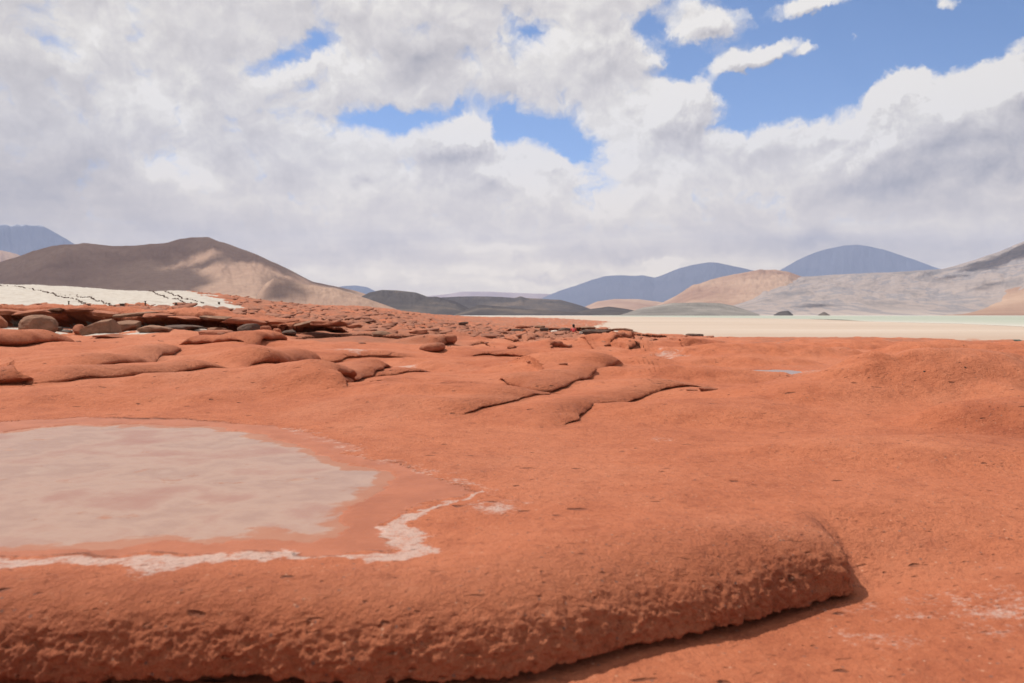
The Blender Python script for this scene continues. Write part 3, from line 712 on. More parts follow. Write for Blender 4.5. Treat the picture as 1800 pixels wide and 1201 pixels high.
# ============================================================ pool water
def build_pool():
    m, N, b = new_mat('muddy_water')
    geo = N.node('ShaderNodeNewGeometry'); P = geo.outputs['Position']
    n = N.noise(N.mapping(P, rot=(0, 0, .15), scale=(.9, .9, 1)), 1.0, 7, .62, .15); n2 = N.noise(N.mapping(P, scale=(.8, .9, 1)), 2.6, 8, .66, .15)
    c = N.ramp(n, [(.30, (.27, .112, .074)), (.42, (.30, .155, .108)), (.50, (.34, .205, .148)), (.58, (.285, .160, .115)), (.72, (.38, .25, .185))])
    shoal = N.smooth(N.math('ADD', N.math('ADD', N.math('MULTIPLY', N.math('SUBTRACT', n2, .5), 1.6), N.math('MULTIPLY', N.math('SUBTRACT', n, .5), .8)), attr(N, 'edge')), .19, .42)
    c = N.mix(N.math('MULTIPLY', shoal, .70), c, (.30, .10, .048))
    N.link(c, b.inputs['Base Color'])
    N.link(N.math('ADD', .34, N.math('MULTIPLY', shoal, .35)), b.inputs['Roughness']); b.inputs['Specular IOR Level'].default_value = .32
    bp = N.node('ShaderNodeBump'); bp.inputs['Strength'].default_value = .25; bp.inputs['Distance'].default_value = .02
    N.link(n2, bp.inputs['Height']); N.link(bp.outputs[0], b.inputs['Normal'])
    xs = np.linspace(POOL[:, 0].min() - .3, POOL[:, 0].max() + .3, 190); ys = np.linspace(POOL[:, 1].min() - .3, POOL[:, 1].max() + .3, 130)
    X, Y = np.meshgrid(xs, ys); x = X.ravel(); y = Y.ravel()
    wx, wy = pool_warp(x, y)
    pd = inside_dist(wx, wy, POOL); idx = np.arange(X.size).reshape(X.shape)
    Fq = np.stack([idx[:-1, :-1], idx[:-1, 1:], idx[1:, 1:], idx[1:, :-1]], -1).reshape(-1, 4)
    Fq = Fq[(pd[Fq] > -.12).any(1)]
    u, inv = np.unique(Fq, return_inverse=True)
    # the sheet sinks a little at its rim, so that it ends inside the mud bank
    z = EYE + POOL_E - .004 - .02 * sm(pd, .0, -.10)
    o = mesh_obj('pool_water', np.stack([x, y, z], 1)[u], inv.reshape(Fq.shape), m, True, {'edge': (.62 * sm(pd, .38, .0) ** 1.5)[u]})
    tag(o, kind='structure')
    m2, N, b = new_mat('puddle_water'); b.inputs['Base Color'].default_value = (.24, .16, .13, 1); b.inputs['Roughness'].default_value = .3; b.inputs['Specular IOR Level'].default_value = .5
    th = np.linspace(0, 2 * math.pi, 64, endpoint=False); V = [(PUD[0], PUD[1], EYE + PUDE - .012)]; Fq = []
    for k in range(4):
        for a in th: V.append((PUD[0] + PUDR[0] * math.cos(a) * (k + .02) / 3 * 1.3, PUD[1] + PUDR[1] * math.sin(a) * (k + .02) / 3 * 1.3, EYE + PUDE - .012))
    for k in range(3):
        for i in range(64): Fq.append((1 + k * 64 + i, 1 + k * 64 + (i + 1) % 64, 1 + (k + 1) * 64 + (i + 1) % 64, 1 + (k + 1) * 64 + i))
    V = V[1:]; Fq = [tuple(q - 1 for q in f) for f in Fq]
    o = mesh_obj('puddle_water', V, Fq, m2, True); tag(o, kind='structure')
build_pool()

# ============================================================ salt flat, lagoon
def build_flats():
    m, N, b = new_mat('salt_flat')
    geo = N.node('ShaderNodeNewGeometry'); P = geo.outputs['Position']
    n = N.noise(N.mapping(P, scale=(.25, 1, 1)), .02, 6, .6); n2 = N.noise(N.mapping(P, scale=(.2, 1.5, 1)), .12, 5, .6)
    c = N.ramp(n, [(.3, (.38, .295, .23)), (.5, (.44, .35, .28)), (.75, (.50, .42, .35))])
    c = N.mix(N.math('MULTIPLY', N.smooth(n2, .5, .75), .4), c, (.42, .28, .20))
    sp = N.node('ShaderNodeSeparateXYZ'); N.link(P, sp.inputs[0])
    edgey = N.smooth(N.math('ADD', sp.outputs[1], N.math('MULTIPLY', N.math('SUBTRACT', n2, .5), 40)), 135, 75)
    c = N.mix(N.math('MULTIPLY', edgey, .55), c, (.36, .235, .17))
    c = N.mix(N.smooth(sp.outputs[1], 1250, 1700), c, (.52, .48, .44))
    N.link(c, b.inputs['Base Color'])
    R = 26000; xs = np.array([-R, -6000, -1500, 0, 1500, 6000, R]); ys = np.array([-R, -500, 0, 300, 1500, 4000, 12000, R])
    X, Y = np.meshgrid(xs, ys); idx = np.arange(X.size).reshape(X.shape)
    Fq = np.stack([idx[:-1, :-1], idx[:-1, 1:], idx[1:, 1:], idx[1:, :-1]], -1).reshape(-1, 4)
    o = mesh_obj('salt_flat', np.stack([X.ravel(), Y.ravel(), np.full(X.size, EYE + FLAT)], 1), Fq, m); tag(o, kind='structure')
    # lagoon: near shore and far shore
    def at(px, py): return w_of(px, py, FLAT)
    near = [at(1040, 556.3), at(1150, 557.2), at(1300, 559.3), at(1480, 562.2), at(1520, 565.2), at(1600, 567.3), at(1690, 569.5), at(1760, 572.5), at(1850, 577), at(2100, 588), at(2600, 600)]
    far = [at(2600, 555.0), at(2100, 555.1), at(1800, 555.2), at(1400, 555.2), at(1200, 555.1), at(1040, 555.2)]
    tex = np.array(near); 
    m, N, b = new_mat('lagoon_water'); geo = N.node('ShaderNodeNewGeometry'); P = geo.outputs['Position']
    n = N.noise(N.mapping(P, scale=(.15, 1, 1)), .03, 4, .6)
    c = N.ramp(n, [(.3, (.31, .335, .25)), (.6, (.37, .38, .30)), (.8, (.42, .42, .35))])
    N.link(N.mix(attr(N, 'shore'), c, (.50, .46, .39)), b.inputs['Base Color'])
    b.inputs['Roughness'].default_value = .5
    V = []; sh = []
    n_ = len(near)
    farr = [far[int(round(i * (len(far) - 1) / (n_ - 1)))] for i in range(n_)][::-1]
    rows = 7
    tsh = [1.0, .5, .1, 0, 0, .0, .8]; us = [0, .02, .06, .15, .4, .9, 1.0]
    for r in range(rows):
        for i in range(n_):
            a = np.array(near[i]); c_ = np.array(farr[i]); p = a + (c_ - a) * us[r]; V.append((p[0], p[1], EYE + FLAT + .03)); sh.append(tsh[r])
    idx = np.arange(rows * n_).reshape(rows, n_)
    Fq = np.stack([idx[:-1, :-1], idx[:-1, 1:], idx[1:, 1:], idx[1:, :-1]], -1).reshape(-1, 4)
    o = mesh_obj('lagoon_water', V, Fq, m, True, {'shore': sh}); tag(o, kind='structure')
build_flats()

# ============================================================ hills and mountains
def range_mesh(name, sil, D, DF, mat, amp=.06, gul=20.0, power=1.3, seed=0., back=1.35, cols=None, rows=70, foot=None, label=None):
    """sil: skyline (px, py) at distance D; the slope starts at distance DF"""
    sil = np.array(sil, float); p0, p1 = sil[0, 0], sil[-1, 0]
    nc = cols or max(int((p1 - p0) * 1.0), 24)
    px = np.linspace(p0, p1, nc)
    # smooth interpolation of the skyline
    py = np.interp(px, sil[:, 0], sil[:, 1]); ker = np.hanning(9 if nc > 60 else 5)[1:-1]; ker /= ker.sum()
    k = len(ker) // 2; py = np.convolve(np.pad(py, k, mode='edge'), ker, 'valid')
    H = (HORIZON - py) / F * D - FLAT; H = np.maximum(H, .2)
    t = np.concatenate([np.linspace(0, 1, rows), np.linspace(1, back, 14)[1:]])
    T, PX = np.meshgrid(t, px, indexing='ij'); Hh = np.broadcast_to(H, T.shape)
    y = DF + (D - DF) * T; x = (PX - CX) / F * y
    prof = np.where(T <= 1, np.clip(T, 0, 1) ** power, np.clip(1 - (T - 1) * 1.2, 0, 1) ** 1.2)
    xx = (PX - CX) / F * D
    n = fbm2(xx.ravel(), (y * .35).ravel(), D / gul, 5, .55, seed).reshape(T.shape)
    rid = (1 - 2.2 * np.abs(fbm2(xx.ravel(), (y * .10).ravel(), D / gul / 1.7, 4, .5, seed + 7))).reshape(T.shape)
    env = np.clip(T * 4, 0, 1) * (1 - .85 * sm(np.abs(T - 1), .12, .0))
    z = Hh * prof * (1 + amp * 1.3 * n * env) + amp * .22 * Hh * (rid - .5) * env * np.clip(T, 0, 1)
    end = np.minimum(sm(PX, p0, p0 + (p1 - p0) * .02), 1)
    V = np.stack([x.ravel(), y.ravel(), (z + EYE + FLAT - .5 * (T == 0)).ravel()], 1)
    idx = np.arange(T.size).reshape(T.shape)
    Fq = np.stack([idx[:-1, :-1], idx[:-1, 1:], idx[1:, 1:], idx[1:, :-1]], -1).reshape(-1, 4)
    o = mesh_obj(name, V, Fq, mat, True, {'high': np.clip(T, 0, 1).ravel()}); tag(o, kind='structure')
    return o

def hill_mat(name, cols, sc, stretch=(1, 1, 1), rot=0., extra=None, detail=.3):
    m, N, b = new_mat(name); geo = N.node('ShaderNodeNewGeometry'); P = geo.outputs['Position']
    v = N.mapping(P, rot=(0, rot, 0), scale=stretch)
    n = N.noise(v, sc, 7, .6, .3); c = N.ramp(n, [(.30, cols[0]), (.5, cols[1]), (.70, cols[2])])
    n2 = N.noise(P, sc * 12, 5, .7); c = N.mix(N.math('MULTIPLY', N.smooth(n2, .4, .75), detail), c, cols[0])
    if extra: c = extra(N, P, c, n, n2)
    N.link(c, b.inputs['Base Color']); b.inputs['Roughness'].default_value = 1; b.inputs['Specular IOR Level'].default_value = 0
    bp = N.node('ShaderNodeBump'); bp.inputs['Strength'].default_value = .5; bp.inputs['Distance'].default_value = 1.0
    N.link(N.math('MULTIPLY', N.noise(P, sc * 5, 8, .6), .035 / sc), bp.inputs['Height']); N.link(bp.outputs[0], b.inputs['Normal'])
    return m

def snow(N, P, c, n, n2):
    sp = N.node('ShaderNodeSeparateXYZ'); N.link(P, sp.inputs[0])
    hi = N.smooth(N.math('ADD', sp.outputs[2], N.math('MULTIPLY', n2, 400)), 2480, 2620)
    return N.mix(N.math('MULTIPLY', hi, .7), c, (.7, .7, .72))

MB = hill_mat('haze_blued_rock', [(.06, .065, .085), (.08, .085, .105), (.10, .10, .12)], .0006, detail=.2)  # distance haze and cloud shade put into this dark bluish rock colour
MS = hill_mat('snowy_haze_blued_rock', [(.06, .065, .085), (.08, .085, .105), (.10, .10, .12)], .0006, detail=.2, extra=snow)  # same rock colour blued for haze and cloud shade, plus snow
MH = hill_mat('brown_hill_soil', [(.25, .16, .12), (.34, .225, .165), (.43, .295, .215)], .0022, detail=.55)
MD = hill_mat('cloud_shade_dark_hill', [(.055, .048, .05), (.085, .075, .072), (.18, .14, .11)], .004, detail=.4)  # cloud shade over the low hills is put into this dark colour
MT = hill_mat('tan_hill_soil', [(.26, .16, .12), (.36, .24, .175), (.44, .31, .23)], .0016, detail=.2)
def stripes(N, P, c, n, n2):
    v = N.mapping(N.mapping(P, rot=(0, .24, 0)), scale=(.14, .10, 2.4))
    s = N.noise(v, .008, 7, .66, .3); c2 = N.ramp(s, [(.34, (.15, .145, .155)), (.43, (.23, .20, .19)), (.50, (.32, .265, .24)), (.56, (.20, .19, .20)), (.64, (.34, .285, .26)), (.72, (.22, .205, .21))])
    c = N.mix(.85, c, c2)
    sp = N.node('ShaderNodeSeparateXYZ'); N.link(P, sp.inputs[0])
    low = N.math('MULTIPLY', N.smooth(N.math('ADD', sp.outputs[2], N.math('MULTIPLY', s, 160)), 110, 40), .6)
    return N.mix(low, c, (.58, .48, .42))
MR = hill_mat('striped_slope_soil', [(.25, .2, .18), (.33, .27, .24), (.4, .33, .29)], .002, extra=stripes, detail=.15)

# far ranges
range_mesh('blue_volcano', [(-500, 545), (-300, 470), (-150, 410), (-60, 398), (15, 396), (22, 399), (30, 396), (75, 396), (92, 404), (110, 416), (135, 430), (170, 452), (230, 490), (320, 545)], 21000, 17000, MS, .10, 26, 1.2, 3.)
range_mesh('hill_behind', [(-500, 500), (-200, 455), (-60, 440), (0, 440), (30, 446), (60, 458), (120, 490), (200, 545)], 9000, 7500, MH, .06, 30, 1.2, 5.)
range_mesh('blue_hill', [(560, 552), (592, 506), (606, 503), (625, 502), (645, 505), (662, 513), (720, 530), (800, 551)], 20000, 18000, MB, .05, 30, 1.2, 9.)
range_mesh('pale_far_range', [(690, 552), (740, 522), (790, 517), (812, 513), (860, 513), (900, 515), (960, 517), (1040, 522), (1100, 552)], 25000, 23500, MT, .03, 30, 1.2, 11.)
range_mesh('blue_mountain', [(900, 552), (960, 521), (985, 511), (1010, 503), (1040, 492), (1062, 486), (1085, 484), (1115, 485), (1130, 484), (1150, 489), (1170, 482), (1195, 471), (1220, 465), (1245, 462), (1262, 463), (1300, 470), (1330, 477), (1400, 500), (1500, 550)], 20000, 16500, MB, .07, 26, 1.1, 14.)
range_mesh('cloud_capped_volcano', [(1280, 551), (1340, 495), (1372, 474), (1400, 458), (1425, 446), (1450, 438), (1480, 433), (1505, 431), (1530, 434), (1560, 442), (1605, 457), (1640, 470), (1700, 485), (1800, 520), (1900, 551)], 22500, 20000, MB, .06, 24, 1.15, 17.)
range_mesh('tan_plain_hill', [(1000, 552), (1050, 530), (1080, 526), (1120, 526), (1160, 531), (1260, 551)], 7000, 5500, MT, .03, 30, 1.1, 19.)
range_mesh('tan_hill', [(1120, 552), (1160, 534), (1185, 522), (1215, 505), (1250, 491), (1290, 482), (1330, 476), (1362, 474), (1385, 478), (1405, 485), (1450, 500), (1560, 552)], 5600, 3600, MT, .12, 18, 1.0, 21.)
range_mesh('striped_slope', [(1240, 552), (1290, 520), (1340, 498), (1400, 487), (1450, 484), (1500, 481), (1560, 479), (1610, 476), (1650, 474), (1675, 468), (1710, 458), (1750, 444), (1800, 424), (1880, 390), (2000, 350), (2300, 300), (2700, 330)], 5600, 2300, MR, .09, 16, 1.35, 25., rows=110)
range_mesh('right_tan_spur', [(1640, 552), (1690, 540), (1730, 522), (1770, 505), (1810, 495), (1900, 470), (2100, 430), (2500, 420)], 3600, 2200, MT, .06, 20, 1.2, 29.)
# the big brown hill on the left
range_mesh('brown_hill', [(-700, 500), (-300, 478), (-100, 468), (0, 461), (30, 452), (60, 440), (95, 432), (150, 429), (200, 433), (260, 432), (298, 428), (318, 421), (340, 417), (368, 416), (385, 423), (410, 432), (450, 448), (490, 465), (520, 480), (550, 495), (580, 502), (620, 510), (660, 522), (720, 535), (800, 550)], 3800, 2500, MH, .13, 14, 1.15, 31., rows=110)
range_mesh('knoll', [(440, 552), (452, 520), (468, 498), (482, 490), (500, 492), (520, 497), (550, 502), (600, 510), (660, 530), (720, 552)], 2600, 2300, MH, .10, 40, .8, 35.)
# dark low hills in the middle
range_mesh('dark_hill', [(600, 552), (630, 524), (650, 514), (672, 510), (700, 511), (730, 514), (752, 522), (770, 522), (800, 530), (830, 545), (850, 553)], 3000, 2500, MD, .10, 40, .8, 41.)
range_mesh('low_shaded_hill', [(740, 553), (775, 523), (830, 521), (880, 522), (905, 524), (915, 521), (925, 524), (960, 526), (985, 527), (1020, 537), (1060, 551)], 4200, 3600, MD, .09, 40, .8, 43.)
range_mesh('low_dark_rise', [(800, 553), (840, 536), (880, 539), (920, 543), (960, 545), (1010, 549), (1040, 553)], 2500, 2200, MD, .08, 60, .8, 45.)
range_mesh('low_dark_rise', [(990, 553), (1040, 543), (1070, 539), (1100, 543), (1140, 551), (1160, 553)], 2700, 2300, MD, .08, 60, .8, 47.)
range_mesh('dark_lagoon_hill', [(1090, 554), (1130, 541), (1180, 533), (1225, 532), (1265, 533), (1290, 538), (1315, 546), (1335, 553)], 2300, 1900, hill_mat('grey_scrub_hill', [(.13, .12, .11), (.22, .20, .18), (.33, .29, .26)], .005, detail=.4), .08, 50, .7, 49.)
range_mesh('shore_knoll', [(1360, 553.5), (1370, 548), (1385, 546), (1394, 553.5)], 2100, 2000, MD, .08, 90, .8, 51., cols=20)
range_mesh('shore_knoll', [(1438, 553.5), (1448, 548), (1458, 553.5)], 2100, 2000, MD, .08, 90, .8, 53., cols=16)

# ============================================================ air
HZ = 26500.0
def build_haze():
    m = bpy.data.materials.new('haze_air'); m.use_nodes = True; N = NT(m.node_tree); N.n.clear()
    out = N.node('ShaderNodeOutputMaterial'); v = N.node('ShaderNodeVolumePrincipled')
    v.inputs['Color'].default_value = (.42, .51, .76, 1); v.inputs['Density'].default_value = 3.6e-5
    N.link(v.outputs[0], out.inputs['Volume'])
    z0, z1 = EYE + FLAT - 1.0, 2600.0
    V = [(sx * HZ, sy * HZ, z) for z in (z0, z1) for sx, sy in ((-1, -1), (1, -1), (1, 1), (-1, 1))]
    Fq = [(0, 3, 2, 1), (4, 5, 6, 7), (0, 1, 5, 4), (1, 2, 6, 5), (2, 3, 7, 6), (3, 0, 4, 7)]
    o = mesh_obj('haze', V, Fq, m, False); tag(o, 'thin blue desert air over the whole plain', kind='stuff')
build_haze()

# ============================================================ clouds overhead, higher than the view, that shade the far slopes
def project(V):
    d = V[:, 1] * math.cos(TH) - (V[:, 2] - EYE) * math.sin(TH); u = V[:, 1] * math.sin(TH) + (V[:, 2] - EYE) * math.cos(TH)
    return CX + F * V[:, 0] / d, CY - F * u / d

def poly_in(px, py, polys):
    r = np.zeros(px.size, bool)
    for p in polys: r |= inside_dist(px, py, np.array(p, float)) > 0
    return r

def cloud_over(objs, shade, lit, alt, cell=45.0, amp=(9, 4), label=''):
    m, N, b = new_mat('cloud_water_drops'); b.inputs['Base Color'].default_value = (.85, .85, .86, 1); b.inputs['Roughness'].default_value = 1
    cells = {}
    for o in objs:
        n = len(o.data.vertices); V = np.empty(n * 3, np.float32); o.data.vertices.foreach_get('co', V); V = V.reshape(-1, 3).astype(float)
        px, py = project(V)
        wx = px + amp[0] * fbm2(px, py, 40, 4, .55, 3.); wy = py + amp[1] * fbm2(px, py, 30, 4, .55, 8.)
        sh = poly_in(wx, wy, shade) & ~poly_in(wx, wy, lit)
        t = (alt - V[:, 2]) / SUN[2]; C = V + SUN[None] * t[:, None]
        ij = np.floor(C[:, :2] / cell).astype(int)
        for (i, j), q in zip(ij, sh):
            a = cells.setdefault((i, j), [0, 0]); a[0] += q; a[1] += 1
    on = {k: v[0] / v[1] for k, v in cells.items()}
    # close pinholes between sampled cells
    ks = list(on)
    imin = min(k[0] for k in ks); imax = max(k[0] for k in ks); jmin = min(k[1] for k in ks); jmax = max(k[1] for k in ks)
    A = np.full((imax - imin + 3, jmax - jmin + 3), np.nan)
    for (i, j), v in on.items(): A[i - imin + 1, j - jmin + 1] = v
    for _ in range(6):
        nb = np.stack([np.roll(np.roll(A, a, 0), b_, 1) for a in (-1, 0, 1) for b_ in (-1, 0, 1)])
        cnt = (~np.isnan(nb)).sum(0); mean = np.nansum(nb, 0) / np.maximum(cnt, 1)
        A = np.where(np.isnan(A) & (cnt >= 3), mean, A)
    A = np.nan_to_num(A); A[0] = A[-1] = 0; A[:, 0] = A[:, -1] = 0; M = A > .5
    ii, jj = np.where(M); vid = {}; V = []; Fq = []
    # height of the puffy top and the flatter base from distance to the rim
    D = M.astype(float); acc = D.copy()
    for _ in range(10):
        D = np.minimum.reduce([np.roll(D, 1, 0), np.roll(D, -1, 0), np.roll(D, 1, 1), np.roll(D, -1, 1), D]); acc += D
    Ap = np.zeros((M.shape[0] + 1, M.shape[1] + 1))
    def vert(i, j, top):
        k = (i, j, top)
        if k in vid: return vid[k]
        d = min(acc[max(i - 1, 0), max(j - 1, 0)], acc[i, j], acc[max(i - 1, 0), j], acc[i, max(j - 1, 0)])
        x, y = (i + imin - 1) * cell, (j + jmin - 1) * cell
        l = float(fbm2(np.array([x]), np.array([y]), 420, 3, .5, 3.)[0])
        h = cell * (d ** .8) * (1.0 + .9 * l) if top else -cell * .25 * d ** .6
        vid[k] = len(V); V.append((x, y, alt + h)); return vid[k]
    for i, j in zip(ii, jj):
        Fq.append([vert(i, j, 1), vert(i + 1, j, 1), vert(i + 1, j + 1, 1), vert(i, j + 1, 1)])
        Fq.append([vert(i, j, 0), vert(i, j + 1, 0), vert(i + 1, j + 1, 0), vert(i + 1, j, 0)])
        for (a, b_, di, dj) in (((i, j), (i + 1, j), 0, -1), ((i + 1, j), (i + 1, j + 1), 1, 0), ((i + 1, j + 1), (i, j + 1), 0, 1), ((i, j + 1), (i, j), -1, 0)):
            if not M[i + di, j + dj]: Fq.append([vert(*a, 1), vert(*a, 0), vert(*b_, 0), vert(*b_, 1)])
    o = mesh_obj('cloud', V, Fq, m); tag(o, label, kind='stuff')
    return o

def objs_named(*names): return [o for o in scene.objects if o.name.split('.')[0] in names]
cloud_over(objs_named('brown_hill', 'knoll'),
    [[(-900, 300), (300, 300), (372, 400), (460, 440), (560, 490), (640, 520), (600, 512), (520, 488), (470, 468), (430, 461), (385, 462), (352, 475), (348, 482), (378, 492), (362, 502), (335, 514), (300, 560), (-900, 560)],
     [(480, 486), (500, 490), (525, 500), (545, 515), (520, 530), (465, 528), (468, 512), (478, 500)]],
    [[(285, 472), (320, 462), (345, 446), (380, 441), (392, 446), (370, 456), (330, 466), (300, 473)]], 6800, 34., label='grey cloud high above the brown hill')
cloud_over(objs_named('striped_slope'),
    [[(1685, 480), (1700, 468), (1740, 455), (1800, 428), (1850, 380), (2400, 250), (2400, 470), (1850, 450), (1790, 455), (1760, 468), (1720, 478)],
     [(1715, 506), (1735, 498), (1756, 496), (1748, 504), (1725, 510)], [(1640, 488), (1680, 484), (1720, 484), (1660, 492)], [(1400, 540), (1440, 535), (1470, 535), (1430, 542)]],
    [], 8500, 45., amp=(12, 5), label='grey cloud high above the striped slope')
def hit(px, py, y0=50, y1=160):
    """where the view of a photo pixel meets the finished ground"""
    v = pix_dir(px, py); x_, y_, z_ = GV[..., 0], GV[..., 1], GV[..., 2]
    NRr, NCc = y_.shape
    best = None
    for t in np.geomspace(y0, y1, 500):
        x, z = v[0] / v[1] * t, EYE + v[2] / v[1] * t
        c = int(np.clip(np.interp(x / (t + 2), np.linspace(-.76, .76, NCc), np.arange(NCc)), 0, NCc - 1))
        gz = np.interp(t, y_[:, c], z_[:, c])
        if gz >= z: return x, t, gz
    return x, t, gz

# ============================================================ loose rocks
def rock_mesh(seed, dims, sub=4, rough=.12, cuts=6, flat=0.0, boxy=.5):
    """unit-ish boulder: sphere pressed towards a box, cut by planes, weathered"""
    import bmesh
    bm = bmesh.new(); bmesh.ops.create_icosphere(bm, subdivisions=sub, radius=1.0)
    V = np.array([v.co[:] for v in bm.verts]); Fc = np.array([[v.index for v in f.verts] for f in bm.faces]); bm.free()
    r = np.random.default_rng(seed)
    p = 2 + boxy * 4
    nrm = (np.abs(V) ** p).sum(1) ** (1 / p); V = V / nrm[:, None]
    for _ in range(cuts):
        n = r.normal(size=3); n /= np.linalg.norm(n); d = r.uniform(.62, .9)
        s_ = V @ n - d; V -= np.where(s_ > 0, s_ * .9, 0)[:, None] * n
    off = r.uniform(-50, 50, 3)
    V = V * (1 + rough * fbm3(V + off, .8, 4, .55))[:, None]
    V = V * (1 + rough * .35 * fbm3(V * np.array([1, 1, 2.5]) + off, .22, 2, .5))[:, None]
    V = V / np.abs(V).max(0) * np.array(dims) / 2
    return V, Fc

def place_rock(name, label, group, px, pyb, w, h, d, mat, seed, depth=.8, rotz=0., tilt=0., cuts=6, boxy=.5, rough=.12, sub=4, sink=.12, cat='rock', rest=False):
    if 'red plateau' in group or 'odd rocks' in group: d = hit(px, pyb, 8, 110)[1]
    x = (px - CX) / F * d; W = w / F * d; H = h / F * d; Dp = W * depth
    V, Fc = rock_mesh(seed, (W, Dp, H * (1 + sink)), sub, rough, cuts, 0, boxy)
    c, s_ = math.cos(tilt), math.sin(tilt); V = V @ np.array([[c, 0, -s_], [0, 1, 0], [s_, 0, c]])
    c, s_ = math.cos(rotz), math.sin(rotz); V = V @ np.array([[c, s_, 0], [-s_, c, 0], [0, 0, 1]])
    z = ground_at(x, d) - .02
    V[:, 2] += (H * (1 + sink)) / 2 - H * sink
    o = mesh_obj(name, V, Fc, mat); o.location = (x, d, z)
    return tag(o, label, cat, group)

